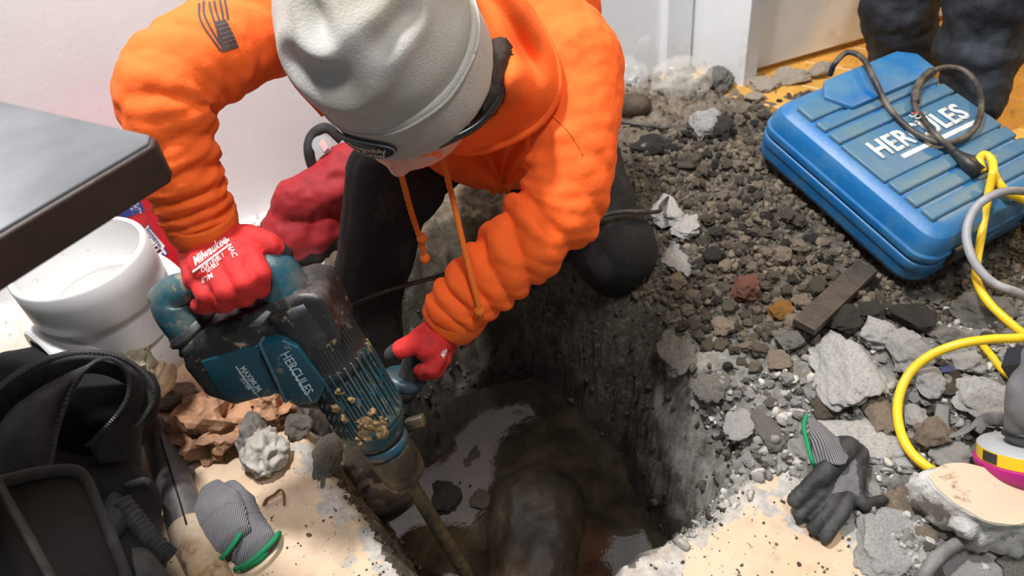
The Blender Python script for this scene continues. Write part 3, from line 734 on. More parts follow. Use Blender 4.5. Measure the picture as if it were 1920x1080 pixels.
# camo boot on the ledge of the hole
M_CAMO = NT('camouflage_canvas')
cc = M_CAMO.mix(M_CAMO.rng(M_CAMO.noise(17, 2), .46, .5), (.20, .16, .12), (.075, .06, .042)); cc = M_CAMO.mix(M_CAMO.rng(M_CAMO.noise(23, 2), .58, .61), cc, (.03, .025, .02))
M_CAMO = M_CAMO.out(cc, .8, M_CAMO.noise(200), .3)
b0 = P(715, 800, 1.55); 
bt = remesh('boot', [capsule_vf(P(705, 800, 1.56), P(690, 870, 1.54), .068, .062), capsule_vf(P(690, 870, 1.545), P(722, 930, 1.47), .058, .050), ball_vf(P(726, 925, 1.475), [.062*CR, .045*CU, .06*T])], .005, 3)
displace(bt, .004*fbm(gv(bt)*25, 2, 6))
bt = link('boot', bt, M_CAMO, person)
bb = bvh_of(bt)
quad_on([(700+13*math.cos(a), 925+11*math.sin(a)) for a in np.linspace(0, 6.28, 16, endpoint=False)], bb, mat('boot_badge', (.07, .065, .06), .6), bt, 'ankle_badge', d=1.45)
tube('sole', on_surface([(660, 930), (690, 958), (730, 958), (765, 935)], bb, .004, 30, 1.5), .012, mat('boot_rubber', (.02, .017, .015), .8), bt, 8)
# ================================================================== DEMOLITION HAMMER
M_TEAL = mat('teal_plastic', (.012, .078, .108), .40, var=.12, vs=20, dirt=(.13, .13, .11), dirt_amt=.45, ds=14, dirt2=(.36, .25, .13), d2amt=.395, d2s=22, bump=.12, bs=120)
M_TEALP = mat('teal_panel', (.005, .052, .082), .32, var=.12, vs=12, dirt=(.02, .05, .06), dirt_amt=.42, ds=9, dirt2=(.25, .19, .11), d2amt=.34, d2s=26)
M_BLK = mat('black_tool_plastic', (.018, .018, .02), .42, var=.25, vs=24, dirt=(.11, .10, .09), dirt_amt=.36, ds=16, dirt2=(.42, .31, .18), d2amt=.36, d2s=34, bump=.15, bs=140)
M_RUB = mat('black_rubber', (.022, .023, .025), .5, dirt=(.10, .09, .075), dirt_amt=.36, ds=18)
M_MUDST = mat('muddy_steel', (.055, .045, .033), .4, metal=.35, var=.4, vs=30, dirt=(.16, .115, .06), dirt_amt=.46, ds=22, bump=.7, bs=60)
M_SLOT = mat('dark_slot', (.006, .006, .006), .8)
KCH = P(775, 905, 1.235)
c_ = np.cross(BAR1-KCH, BAR0-KCH); cN = unit(c_); cN = cN if np.dot(cN, T) > 0 else -cN
AX0 = PL(560, 560, KCH, cN); AX1 = PL(776, 912, KCH, cN); aX = unit(AX1-AX0); bX = unit(np.cross(cN, aX))
if np.dot(bX, CR) > 0: bX = -bX
hammer = thing('demolition_hammer', AX0+aX*.2, 'teal and black electric demolition hammer caked with mud, chiselling into the hole', 'power tool')
def fp(x, y, off): return PL(x, y, KCH+cN*off, cN)
def loc2(x, y, off): q = fp(x, y, off)-AX0; return (float(q@bX), float(q@aX))
def tprism(name, pxs, top, bot, m, parent, bevel=.006, seg=3, smooth=True):
    me = prism(name, [loc2(x, y, top) for x, y in pxs], top-bot, bevel, seg)
    xf(me, basis(AX0+cN*bot, bX, aX, cN)); return link(name, me, m, parent, smooth=smooth)
body = tprism('motor_housing', [(332, 655), (400, 612), (470, 585), (560, 553), (602, 556), (640, 640), (640, 775), (560, 772), (520, 742), (440, 765), (385, 745), (345, 695)], .046, -.046, M_BLK, hammer, .013, 4)
tprism('side_panel', [(374, 678), (482, 648), (522, 735), (508, 744), (440, 752), (412, 742)], .0485, .03, M_TEALP, body, .003, 2)
tprism('side_panel', [(487, 646), (530, 639), (558, 652), (612, 722), (596, 755), (560, 760), (532, 742)], .0635, .03, M_TEALP, body, .003, 2)
tprism('panel_rib', [(482, 646), (489, 645), (540, 756), (533, 757)], .0650, .03, M_TEAL, body, .002, 2)
# vents and label on the shoulder of the housing
for i in range(5): tprism('vent_slot', [(410+i*7, 632-i*2), (413+i*7, 631-i*2), (425+i*7, 607-i*2), (422+i*7, 607-i*2)], .0468, .04, M_SLOT, body, 0)
tprism('rating_label', [(462, 614), (498, 584), (508, 586), (489, 612)], .0474, .04, mat('grey_label', (.25, .26, .27), .5, var=.3, vs=160), body, .0)
tprism('vent_hole', [(430, 604), (442, 601), (440, 616), (429, 616)], .0470, .04, M_SLOT, body, 0)
tprism('screw_recess', [(500, 598), (512, 592), (517, 603), (507, 613)], .0472, .04, M_SLOT, body, 0)
def tprint(body_, org, ex, ey, m, parent, top, shear=0, bold=.02):
    tm = text_mesh(body_, 1, shear, .0, bold); V = gv(tm)
    sv(tm, np.array([fp(org[0]+v[0]*ex[0]+v[1]*ey[0], org[1]+v[0]*ex[1]+v[1]*ey[1], top) for v in V])); return link('lettering', tm, m, parent, smooth=False)
M_LET = mat('pale_blue_print', (.42, .52, .56), .5)
tprint('HERCULES', (556, 700), (10.3, 16.5), (23, -12.0), M_LET, body, .0641, bold=.01)
tprint('MAXIMUM', (470, 711), (7.2, 9.7), (13, -9), M_LET, body, .0492)
tprint('VIBRATION CONTROL', (463, 717), (3.2, 4.4), (5.5, -4), M_LET, body, .0492)
tprint('SYSTEM', (460, 720), (4.6, 6.2), (8, -6), M_LET, body, .0492)
tprism('print_rule', [(441, 688), (442.5, 687), (487, 746), (486, 747)], .0489, .04, M_LET, body, 0)
tprism('print_rule', [(541, 688), (543, 687), (585, 752), (583, 753)], .0640, .05, M_LET, body, 0)
# barrel
def AP(t, off=0): return AX0+aX*t+cN*off
LB = float((PL(700, 800, KCH, cN)-AX0)@aX)
bo = AX0+cN*.004
def brl(name, t0, t1, r0, r1, m, parent, n=10, seg=40, flat=1.0):
    pts = [bo+aX*t for t in np.linspace(t0, t1, n)]; return tube(name, pts, np.linspace(r0, r1, n), m, parent, seg)
top = brl('barrel_cap', -.012, LB*.48, .050, .056, M_BLK, hammer)
bar = brl('barrel', LB*.36, LB*.92, .054, .057, M_TEAL, hammer, 14)
brl('barrel_nose', LB*.92, LB*1.06, .057, .037, M_TEAL, bar)
V = []; Fc = []
def slot_box(t0, t1, ang, r, wd_, lift=.0012):
    a2 = math.cos(ang)*cN-math.sin(ang)*bX; tt = np.cross(aX, a2)
    vs = [bo+aX*t+a2*(r+z)+tt*s*wd_ for t in (t0, t1) for s in (-1, 1) for z in (-.004, lift)]
    return vs, [(0, 1, 3, 2), (4, 6, 7, 5), (0, 4, 5, 1), (2, 3, 7, 6), (1, 5, 7, 3), (0, 2, 6, 4)]
sl = []; rb = []
for i, an in enumerate(np.linspace(-.15, 1.75, 20)):
    for t0, t1 in ((.22, .44), (.46, .60), (.63, .86)): sl.append(slot_box(LB*(t0+.04*math.sin(i*1.3)), LB*(t1+.03*math.sin(i*2.1)), an, .0545 if t0 > .3 else .0525, .0011, .0022))
    if i % 2: rb.append(slot_box(LB*.40, LB*.84, an+.047, .0552, .0012, .003))
for i, an in enumerate(np.linspace(-.75, -.25, 6)):
    for q in range(4): sl.append(slot_box(LB*(.52+.09*q+.02*(i % 2)), LB*(.585+.09*q+.02*(i % 2)), an, .0552, .0011, .0018))
V, Fc = join_vf(sl); link('vent_slots', mesh('vent_slots', V, Fc), M_SLOT, bar, smooth=False)
V, Fc = join_vf(rb); link('cooling_fins', mesh('cooling_fins', V, Fc), M_TEAL, bar, smooth=False)
# mud splats
M_MUD = mat('ochre_mud', (.25, .155, .07), .8, var=.3, vs=60, bump=.8, bs=90)
for t, an, s_ in ((.80, .35, .011), (.86, .15, .009), (.74, .6, .006), (.62, -.15, .007), (.52, .2, .005), (.9, .55, .010), (.70, -.1, .006), (.83, .5, .007), (.77, .22, .007), (.6, .35, .004), (.9, -.1, .007), (.84, .75, .006)):
    a2 = math.cos(an)*cN-math.sin(an)*bX; tt = np.cross(aX, a2)
    V, Fc = ball_vf(bo+aX*LB*t+a2*.0548, [s_*tt, s_*1.5*aX, .005*a2], 18, 10); me = mesh('mud_splat', V, Fc); displace(me, .006*fbm(gv(me)*220, 3, int(t*100))); link('mud_splat', me, M_MUD, bar)
# nose rings, chuck, chisel
def stack(name, prof, m, parent):
    pts = [bo+aX*t for t, r in prof]; return tube(name, pts, [r for t, r in prof], m, parent, 36)
L0 = LB*1.02
stack('nose_ring', [(L0, .030), (L0+.004, .0385), (L0+.012, .0395), (L0+.014, .036), (L0+.020, .036)], M_RUB, hammer)
stack('blue_collar', [(L0+.018, .034), (L0+.020, .0385), (L0+.034, .0385), (L0+.037, .034)], mat('blue_collar', (.02, .085, .14), .4, dirt=(.1, .09, .07), dirt_amt=.45, ds=30), hammer)
ck = stack('chuck', [(L0+.034, .033), (L0+.04, .037), (L0+.06, .039), (L0+.085, .037), (L0+.09, .034), (L0+.098, .036), (L0+.105, .034), (L0+.11, .020)], M_MUDST, hammer)
ck.data = subdiv(ck.data, 1); displace(ck.data, .0025*fbm(gv(ck.data)*70, 3, 9))
tube('chisel_bit', [bo+aX*t for t in np.linspace(L0+.10, L0+.44, 24)], [.0125]*18+[.0115, .011, .010, .009, .0075, .005], M_MUDST, hammer, 12)
# rear handle: rubber bellows, elbows, grip
def bellows(p, d, r, n=4):
    pts = []; rr = []
    for i in range(n*4+1): pts.append(p+d*(i*.0042)); rr.append(r+(.0035 if i % 4 in (1, 2) else -.0015))
    return pts, rr
hd0 = fp(548, 575, .006); hd1 = fp(378, 632, .006)
pA = spline([hd0, fp(532, 535, .006), fp(510, 500, .004), fp(478, 486, .0), BAR0*.4+BAR1*.6], 30)
rA = np.interp(np.linspace(0, 1, 30), [0, .25, .6, 1], [.0345, .034, .028, .0185])
tube('handle_elbow', pA, rA, M_TEAL, hammer, 24)
pB = spline([hd1, fp(352, 606, .004), fp(328, 575, .002), fp(330, 548, .0), BAR0*.6+BAR1*.4], 30)
tube('handle_elbow', pB, np.interp(np.linspace(0, 1, 30), [0, .3, .6, 1], [.034, .033, .030, .0185]), M_TEAL, hammer, 24)
tube('grip', [BAR0+(BAR1-BAR0)*t for t in np.linspace(-.02, 1.0, 10)], .0195, M_RUB, hammer, 20)
p_, r_ = bellows(hd0-unit(pA[3]-hd0)*.045, unit(pA[3]-hd0), .036); tube('bellows', p_, r_, M_RUB, hammer, 28)
p_, r_ = bellows(hd1-unit(pB[3]-hd1)*.040, unit(pB[3]-hd1), .036); tube('bellows', p_, r_, M_RUB, hammer, 28)
V, Fc = ball_vf(fp(510, 470, .006)+cN*.0, [.006*bX, .006*aX, .006*cN], 12, 8); link('handle_screw', mesh('handle_screw', V, Fc), mat('brass_screw', (.3, .22, .12), .4, metal=.6), hammer)
V, Fc = ball_vf(fp(300, 555, .0), [.016*bX, .016*aX, .02*cN], 16, 10); link('handle_boss', mesh('handle_boss', V, Fc), M_TEAL, hammer)
# side handle
tube('side_grip', [HAX0+hax*t for t in (.0, .02, .03, .08, .12, .135)], [.020, .024, .017, .0185, .018, .012], M_RUB, hammer, 20)
f0 = P(757, 712, 1.265)
sg_ = tube('side_handle_flange', [f0-hax*.010, f0-hax*.004, f0+hax*.006, f0+hax*.012], [.030, .0345, .0345, .027], mat('blue_flange', (.02, .07, .10), .4, dirt=(.08, .08, .07), dirt_amt=.45, ds=30), hammer, 28)
tube('side_handle_neck', spline([f0, P(748, 748, 1.275), P(738, 790, 1.27), bo+aX*(L0+.008)], 16), [.021]*16, M_RUB, hammer, 10, ell=(1, 1.25))
me = boxm('depth_stop', .034, .020, .016, .003); xf(me, basis(P(782, 788, 1.245), unit(cv(.85, .3, .3)), unit(cv(-.3, .85, .2)), unit(np.cross(cv(.85, .3, .3), cv(-.3, .85, .2))))); link('depth_stop', me, M_MUDST, hammer)
tube('stop_arm', [P(745, 800, 1.25), P(765, 805, 1.25), P(782, 795, 1.25)], .007, M_MUDST, hammer, 8)
# power cord of the hammer
M_CORD = mat('black_cable', (.016, .016, .017), .45, dirt=(.10, .09, .08), dirt_amt=.42, ds=20)
cordpts = [fp(588, 570, -.04), P(615, 590, 1.15), P(650, 580, 1.28), P(700, 556, 1.37), P(760, 535, 1.42), P(840, 512, 1.45), P(930, 470, 1.44), P(1020, 430, 1.45), P(1090, 416, 1.455), P(1160, 398, 1.46), P(1232, 397, 1.52), P(1242, 382, 1.62), ground(1278, 330)-(0, 0, .02), ground(1315, 268)-(0, 0, .015), ground(1292, 246)+(0, 0, .010), ground(1240, 249)+(0, 0, .014), ground(1190, 241)+(0, 0, .014), ground(1140, 236)+(0, 0, .012)]
o = tube('power_cord', spline(cordpts, 160), .0048, M_CORD, hammer, 8)

# ================================================================== BLUE TOOL CASE
M_CASE = NT('blue_case_plastic')
cc = M_CASE.mix(M_CASE.rng(M_CASE.noise(5), .3, .7), (.004, .105, .31), (.007, .145, .39))
cc = M_CASE.mix(M_CASE.math('MULTIPLY', M_CASE.rng(M_CASE.noise(9, 7, .65), .42, .66), .55), cc, (.10, .22, .29))
cc = M_CASE.mix(M_CASE.rng(M_CASE.noise(60, 8, .8), .665, .70), cc, (.30, .42, .50)); cc = M_CASE.mix(M_CASE.rng(M_CASE.noise(24, 6, .7), .68, .71), cc, (.16, .12, .08))
M_CASE = M_CASE.out(cc, .42, M_CASE.noise(160), .1)
k_e1 = unit([.400, -.886, -.233]); k_e3 = unit([.115, -.203, .972]); k_e2 = unit(np.cross(k_e3, k_e1)); k_e3 = np.cross(k_e1, k_e2)
k_o = np.array([.568, 1.408, .156]); KW, KL, KT = .46, .405, .160
KM = basis(k_o, k_e1, k_e2, k_e3)
case = thing('tool_case', k_o+k_e1*KW/2+k_e2*KL/2, 'big dusty blue plastic tool case lying tilted on the rubble heap', 'tool case')
def rrect(x0, x1, y0, y1, r, n=6):
    out = []
    for cx, cy, a0 in ((x1-r, y1-r, 0), (x0+r, y1-r, 90), (x0+r, y0+r, 180), (x1-r, y0+r, 270)):
        for i in range(n+1): a = math.radians(a0+90*i/n); out.append((cx+r*math.cos(a), cy+r*math.sin(a)))
    return out
def shell(name, levels, parent, m=M_CASE):
    """stack of rounded rectangles (inset, z)"""
    V = []; Fc = []
    for ins, z in levels:
        ol = rrect(ins, KW-ins, ins, KL-ins, max(.008, .045-ins*.5)); n = len(ol)
        V += [(x, y, z) for x, y in ol]
    for i in range(len(levels)-1):
        for j in range(n): k2 = (j+1) % n; Fc.append((i*n+j, i*n+k2, (i+1)*n+k2, (i+1)*n+j))
    Fc.append(tuple(range(n-1, -1, -1))); Fc.append(tuple((len(levels)-1)*n+j for j in range(n)))
    me = mesh(name, V, Fc); xf(me, KM); o = link(name, me, m, parent)
    o.data.polygons[-1].use_smooth = False; o.data.polygons[-2].use_smooth = False
    mo = o.modifiers.new('b', 'BEVEL'); mo.width = .004; mo.segments = 2; mo.limit_method = 'ANGLE'; mo.angle_limit = math.radians(25); return o
base = shell('case_base', [(.030, 0), (.012, .006), (.004, .02), (.004, .043), (.001, .046), (.0, .066), (.005, .069)], case)
lid = shell('case_lid', [(.006, .069), (.006, .071), (.0, .0745), (.0, .088), (.004, .092), (.006, .112), (.014, .128), (.030, .139), (.044, .1435)], case)
def kbox(name, x0, x1, y0, y1, z0, z1, bev, parent, m=M_CASE):
    me = boxm(name, x1-x0, y1-y0, z1-z0, bev, 2); xf(me, KM @ Matrix.Translation(((x0+x1)/2, (y0+y1)/2, z0))); return link(name, me, m, parent)
for x0, x1 in ((.052, .098), (.106, .135), (.143, .176), (.300, .333), (.341, .372), (.380, .410)): kbox('lid_ridge', x0, x1, .035, .375, .130, .1500, .005, lid)
kbox('logo_field', .180, .296, .033, .377, .130, .1480, .004, lid)
# raised shoulder of the handle end
me = prism('handle_shoulder', [(.02, .14), (.06, .10), (.115, .13), (.115, .39), (.05, .395), (.02, .36)], .016, .006, 3); xf(me, KM @ Matrix.Translation((0, 0, .1425))); link('handle_shoulder', me, M_CASE, lid)
kbox('handle', -.018, .012, .19, .33, .055, .085, .008, case, mat('dark_blue_handle', (.006, .10, .27), .45))
for y0 in (.07, .30): kbox('latch', KW-.006, KW+.006, y0, y0+.045, .05, .095, .003, case, mat('black_latch', (.02, .02, .022), .5))
def ktext(s, cx, cy, length, hgt, z, m):
    tm = text_mesh(s, 1, .0, .0, .022, space=1.05); V = gv(tm); wdt = V[:, 0].max()-V[:, 0].min(); V[:, 0] -= (V[:, 0].max()+V[:, 0].min())/2; V[:, 1] -= (V[:, 1].max()+V[:, 1].min())/2; hh_ = V[:, 1].max()-V[:, 1].min()
    x = cx-V[:, 1]/hh_*hgt; y = cy+V[:, 0]/wdt*length
    Q = np.stack([x, y, 0*x+z], -1); sv(tm, np.array([list(KM @ Vector(q)) for q in Q])); return link('lettering', tm, m, lid, smooth=False)
M_CTOP = NT('dusty_case_top')
cc = M_CTOP.mix(M_CTOP.rng(M_CTOP.noise(7, 7, .6), .35, .65), (.018, .125, .28), (.085, .165, .21)); cc = M_CTOP.mix(M_CTOP.rng(M_CTOP.noise(26, 7, .75), .62, .67), cc, (.22, .23, .21))
M_CTOP = M_CTOP.out(cc, .5, M_CTOP.noise(160), .1)
for q in list(lid.children):
    if q.name.split('.')[0] in ('lid_ridge', 'logo_field'): q.data.materials[0] = M_CTOP
M_LTR = mat('scuffed_white_letters', (.72, .76, .78), .5, dirt=(.35, .40, .42), dirt_amt=.4, ds=40)
kt = ktext('HERCULES', .226, .205, .262, .048, .1486, M_LTR)
so = kt.modifiers.new('s', 'SOLIDIFY'); so.thickness = .003; so.offset = 1 
kbox('underline', .258, .269, .115, .335, .147, .1495, .001, lid, M_LTR)
def ctop(x, y, off=.006): return PL(x, y, k_o+k_e3*(.150+off), k_e3)
# frayed black lead lying on the case
lead = thing('frayed_lead', ctop(1740, 265), 'black frayed power lead looped over the blue case', 'cord')
M_LEAD = mat('worn_black_lead', (.020, .020, .021), .5, dirt=(.13, .11, .09), dirt_amt=.44, ds=16)
tube('cable', spline([PL(1556, 140, k_o-k_e1*.02, k_e1), ctop(1566, 118, .0), ctop(1590, 98, .010), ctop(1618, 110, .028), ctop(1640, 150, .028), ctop(1662, 195, .008), ctop(1690, 228), ctop(1722, 252, .008), ctop(1762, 268, .012), ctop(1800, 262, .010), ctop(1828, 240, .012), ctop(1840, 200, .016), ctop(1832, 160, .014), ctop(1806, 132, .012), ctop(1768, 127, .012), ctop(1735, 142, .012), ctop(1716, 172, .012), ctop(1716, 200, .012), ctop(1730, 222, .014), ctop(1758, 256, .022), ctop(1790, 284, .010)], 160), .0062, M_LEAD, lead, 10)
tube('repair_sleeve', spline([ctop(1745, 134, .013), ctop(1728, 150, .013), ctop(1717, 172, .013), ctop(1716, 192, .013)], 20), .0085, M_LEAD, lead, 12)
for i, (x, y, c0_) in enumerate(((1716, 213, (.6, .1, .08)), (1722, 222, (.7, .7, .68)), (1728, 216, (.5, .35, .2)), (1712, 219, (.65, .63, .6)))):
    tube('bare_wire', spline([ctop(x-8, y-3, .012), ctop(x, y, .018), ctop(x+9, y-6, .015)], 8), .0012, mat('wire%d' % i, c0_, .5), lead, 6)
tube('plug', [ctop(1786, 282, .010), ctop(1796, 290, .010), ctop(1800, 293, .010), ctop(1812, 303, .012), ctop(1836, 325, .010)], [.007, .009, .010, .016, .015], mat('black_plug', (.018, .018, .02), .45), lead, 14)
# yellow extension cord
M_YEL = mat('yellow_cable', (.80, .52, .015), .42, var=.06, vs=20, dirt=(.5, .33, .05), dirt_amt=.36, ds=20)
def gpt(x, y, lift=.008): q = ground(x, y); return q+np.array([0, 0, lift])
ext = thing('extension_cord', ground(1700, 720), 'thick yellow extension cord looping over the rubble beside the blue case', 'cord')
yc = [ctop(1842, 322, .014), ctop(1836, 300, .022), ctop(1846, 290, .026), ctop(1860, 302, .026), ctop(1866, 332, .02), P(1890, 362, 1.40), P(1925, 378, 1.42), P(1990, 420, 1.38), P(2010, 520, 1.30), P(1975, 600, 1.24), P(1925, 631, 1.22), P(1860, 636, 1.22), P(1800, 645, 1.23), P(1742, 668, 1.25), P(1702, 705, 1.26), P(1684, 752, 1.245), P(1686, 800, 1.215), P(1706, 845, 1.185), P(1745, 880, 1.16), P(1790, 900, 1.17)]
tube('cable', spline(yc, 160), .0078, M_YEL, ext, 12)
y2 = [P(1863, 318, 1.39), P(1852, 370, 1.40), P(1842, 430, 1.40), P(1832, 490, 1.38), P(1830, 520, 1.36), P(1848, 560, 1.33), P(1885, 598, 1.30), P(1935, 640, 1.28), gpt(2000, 710), gpt(2080, 760), gpt(2200, 800)]
tube('cable', spline(y2, 60), .0075, M_YEL, ext, 12)
y3 = [gpt(1836, 648), gpt(1858, 680, .012), gpt(1880, 705, .01), gpt(1925, 733, .008)]
tube('cable', spline(y3, 30), .0065, M_YEL, ext, 10)
gc = tube('grey_cable', spline([gpt(2060, 470), P(2000, 380, 1.36), P(1915, 358, 1.34), P(1862, 366, 1.34), P(1826, 395, 1.345), P(1812, 440, 1.34), P(1826, 490, 1.325), P(1862, 530, 1.31), P(1915, 552, 1.30), gpt(1985, 600), gpt(2060, 650)], 100), .0078, mat('grey_cable', (.30, .30, .32), .5, dirt=(.16, .14, .12), dirt_amt=.42, ds=14), None, 12)
tag(gc, 'grey cable looped against the corner of the blue case', 'cord')
gc = tube('grey_cable', spline([gpt(1700, 1150, .03), gpt(1735, 1080, .035), gpt(1790, 1042, .045), gpt(1850, 1022, .05), gpt(1930, 1012, .05)], 50), .0095, mat('dusty_grey_cable', (.13, .125, .12), .7, dirt=(.28, .27, .25), dirt_amt=.42, ds=20), None, 12)
tag(gc, 'dusty dark grey cable on the broken concrete in the corner nearest the camera', 'cord')
# ================================================================== LEFT SIDE: table, pipe fitting, bags
TZ = .775
t0 = PZ(306, 256, TZ); tA = PZ(0, 187, TZ); tB = PZ(0, 437, TZ)
u1 = unit(tA-t0); u2 = unit(tB-t0); u2 = unit(u2-np.dot(u2, u1)*u1*.0)
table = thing('table', t0+(u1+u2)*.3-np.array([0, 0, TZ]), 'dark brown wooden table with a worn grey top, its corner reaching in', 'table')
L1, L2 = 1.3, .8
cs = [t0+u1*.012, t0+u1*L1, t0+u1*L1+u2*L2, t0+u2*L2, t0+u2*.012]
M_TTOP = mat('wall_reflection_tabletop', (.085, .09, .10), .36, var=.25, vs=7, dirt=(.14, .145, .155), dirt_amt=.42, ds=6)  # grey of the reflected white wall put into the dark wood's colour
M_TW = mat('dark_stained_wood', (.024, .009, .005), .5, var=.3, vs=30, bump=.2, bs=60)
me = prism('table_apron', [tuple(c[:2]) for c in cs], .042, .004, 3); xf(me, Matrix.Translation((0, 0, TZ-.0445))); link('table_edge', me, M_TW, table)
ins = lambda c: c+(t0+u1*L1/2+u2*L2/2-c)*.006
me = prism('table_top', [tuple(ins(c)[:2]) for c in cs], .004, .001, 1); xf(me, Matrix.Translation((0, 0, TZ-.0035))); link('table_top', me, M_TTOP, table)
pc = t0+u1*.86+u2*.42
tube('pedestal', [(pc[0], pc[1], z) for z in (.03, .06, .2, .6, .73)], [.07, .045, .035, .04, .08], M_TW, table, 20)
me = boxm("pedestal_foot", .34, .34, .03, .008); xf(me, Matrix.Translation((pc[0], pc[1], 0.001))); link('pedestal_foot', me, M_TW, table)
# white pipe tee lying with its branch up
M_PVC = mat('white_pvc', (.80, .80, .79), .3, var=.02, vs=10, dirt2=(.25, .22, .2), d2amt=.31, d2s=55)
hc = P(145, 480, 1.24); 
rh = .111; zt = hc[2]
tee = thing('pipe_tee', (hc[0], hc[1], 0), 'large white plastic pipe tee standing with its open hub upward under the table corner', 'pipe fitting')
rax = unit((PZ(40, 650, .115)-PZ(278, 500, .115))); rax[2] = 0; rax = unit(rax)
def add_lathe(name, prof, M, m, parent, seg=48):
    V, Fc = lathe_vf(prof, seg); me = mesh(name, V, Fc); xf(me, M)
    bm = bmesh.new(); bm.from_mesh(me); bmesh.ops.recalc_face_normals(bm, faces=bm.faces); bm.to_mesh(me); bm.free(); o = link(name, me, m, parent)
    mo = o.modifiers.new('e', 'EDGE_SPLIT'); mo.split_angle = math.radians(40); return o
up = Matrix.Translation(hc)
add_lathe('branch_hub', [(rh-.010, 0), (rh-.002, 0), (rh, -.003), (rh, -.078), (rh-.004, -.084), (rh-.012, -.090), (rh-.014, -.16), (rh-.026, -.16), (rh-.026, -.082), (rh-.011, -.080)], up, M_PVC, tee)
add_lathe('inner_stop', [(rh-.026, -.080), (rh-.012, -.080), (rh-.012, -.086), (rh-.030, -.086)], up, M_PVC, tee)
rc = np.array([hc[0], hc[1], max(.10, zt-.20)]); yy = np.cross((0, 0, 1), rax)
RM = basis(rc, yy, (0, 0, 1), rax)
add_lathe('run_body', [(.082, -.09), (.092, -.09), (.092, .09), (.082, .09)], RM, M_PVC, tee)
for s_ in (-1, 1):
    z0, z1 = s_*.075, s_*.125
    add_lathe('run_hub', [(.094, z1), (.108, z1), (.112, z1-s_*.004), (.112, z0), (.104, z0-s_*.012), (.094, z0)], RM, M_PVC, tee)
# red pack of rags against the wall
M_RBAG = mat('red_plastic_film', (.55, .012, .022), .25, var=.15, vs=20, bump=.5, bs=14)
rg = PZ(262, 560, .02); 
fr = unit(np.array([.42, -.88, .18])); rx = unit(np.cross((0, 0, 1), fr)) * 1; rx = unit(rx); rz = unit(np.cross(fr, rx))
if np.dot(rx, CR) < 0: rx = -rx; rz = unit(np.cross(fr, rx))
if rz[2] < 0: rz = -rz
ragc = P(262, 455, 1.62)
me = boxm('rag_pack', .24, .14, .36, .03, 4); me = subdiv(me, 2); xf(me, basis(ragc-fr*.07-rz*.20, rx, -fr, rz)); displace(me, .010*fbm(gv(me)*14, 3, 60)+.004*np.abs(fbm(gv(me)*40, 2, 61)))
rag = link('rag_pack', me, M_RBAG); tag(rag, 'red plastic pack of white rags leaning by the wall behind the pipe tee', 'rag pack')
br = bvh_of(rag)
M_PW = mat('print_white', (.85, .85, .87), .4); M_PB = mat('print_blue', (.03, .05, .22), .35)
quad_on([(222, 378), (258, 366), (272, 395), (228, 412), (218, 400)], br, M_PB, rag, 'blue_tag', d=1.45, cut=.012)
print_on('TOUGH', (246, 380), (3, 12), (13, -4), br, M_PW, rag, d=1.45, cut=.01)
print_on('DUTY', (258, 388), (3, 10), (11, -3), br, M_PW, rag, d=1.45, cut=.01)
def rag_text(s, org, ex, ey, bold):
    print_on(s, org, ex, ey, br, M_PB, rag, d=1.45, cut=.012, bold=.09); o = print_on(s, org, ex, ey, br, M_PW, rag, d=1.44, cut=.012, bold=.03); o.location = tuple(T*.0016)
rag_text('WHITE', (286, 456), (11, 17), (25, -16), 0)
rag_text('RAGS', (291, 503), (13, 19), (27, -17), 0)
quad_on([(271, 430), (278, 426), (309, 461), (306, 467), (300, 468)], br, M_PW, rag, 'banner', d=1.45, cut=.012, off=.0012)
o = print_on('PROFESSIONAL', (290, 447), (4.0, 5.2), (6, -5), br, M_PB, rag, d=1.44, cut=.01, bold=.02); o.location = tuple(T*.003)
# red and black tool bag by the wall
M_RFAB = mat('red_nylon', (.34, .012, .018), .7, var=.15, vs=30, bump=.3, bs=220); M_BFAB = mat('black_nylon', (.014, .014, .015), .75, var=.3, vs=30, dirt=(.07, .07, .07), dirt_amt=.36, ds=10, bump=.35, bs=260)
tb0 = PZ(605, 432); tb0 = tb0+np.array([.02, -.02, 0])
tbag = thing('tool_bag', tb0, 'red and black nylon tool bag by the wall behind the kneeling leg', 'bag')
bw = wd
def bagpt(u, v, z): return tb0+wd*u+wn*v+np.array([0, 0, z])
me = remesh('bag_body', [capsule_vf(bagpt(-.05, .03, .14), bagpt(.10, .03, .16), .06, .07), capsule_vf(bagpt(-.09, .03, .06), bagpt(.12, .03, .06), .075, .075)], .007, 3); displace(me, .022*fbm(gv(me)*14, 3, 71)); link('bag_body', me, M_RFAB, tbag)
me = remesh('bag_base', [capsule_vf(bagpt(-.10, .02, .035), bagpt(.14, .03, .035), .082, .082, 16, (1, .5)), capsule_vf(bagpt(-.09, .04, .03), bagpt(.10, .06, .03), .06, .06)], .007, 3); displace(me, .008*fbm(gv(me)*14, 2, 72)); link('bag_base', me, M_BFAB, tbag)
for s_ in (0, 1):
    tube('bag_handle', spline([P(632, 395, 1.86), P(598, 340, 1.80), P(580, 290, 1.76), P(585, 255, 1.76), P(612, 240, 1.76), P(640, 262, 1.78)] if s_ == 0 else [P(600, 362, 1.80), P(612, 320, 1.77), P(640, 285, 1.76), P(680, 275, 1.78)], 40), .013, M_BFAB, tbag, 10, ell=(1, .7))
V, Fc = tube_vf([P(603, 272, 1.745), P(603, 272, 1.739)], [.022, .022], 28); link('round_badge', mesh('round_badge', V, Fc), mat('badge_grey', (.42, .43, .44), .5), tbag, smooth=False)
V = [P(x, y, 1.737) for x, y in ((592, 262), (606, 260), (616, 276), (608, 285))]; link('badge_mark', mesh('badge_mark', V, [(0, 1, 2, 3)]), mat('badge_red', (.75, .35, .33), .5), tbag, smooth=False)
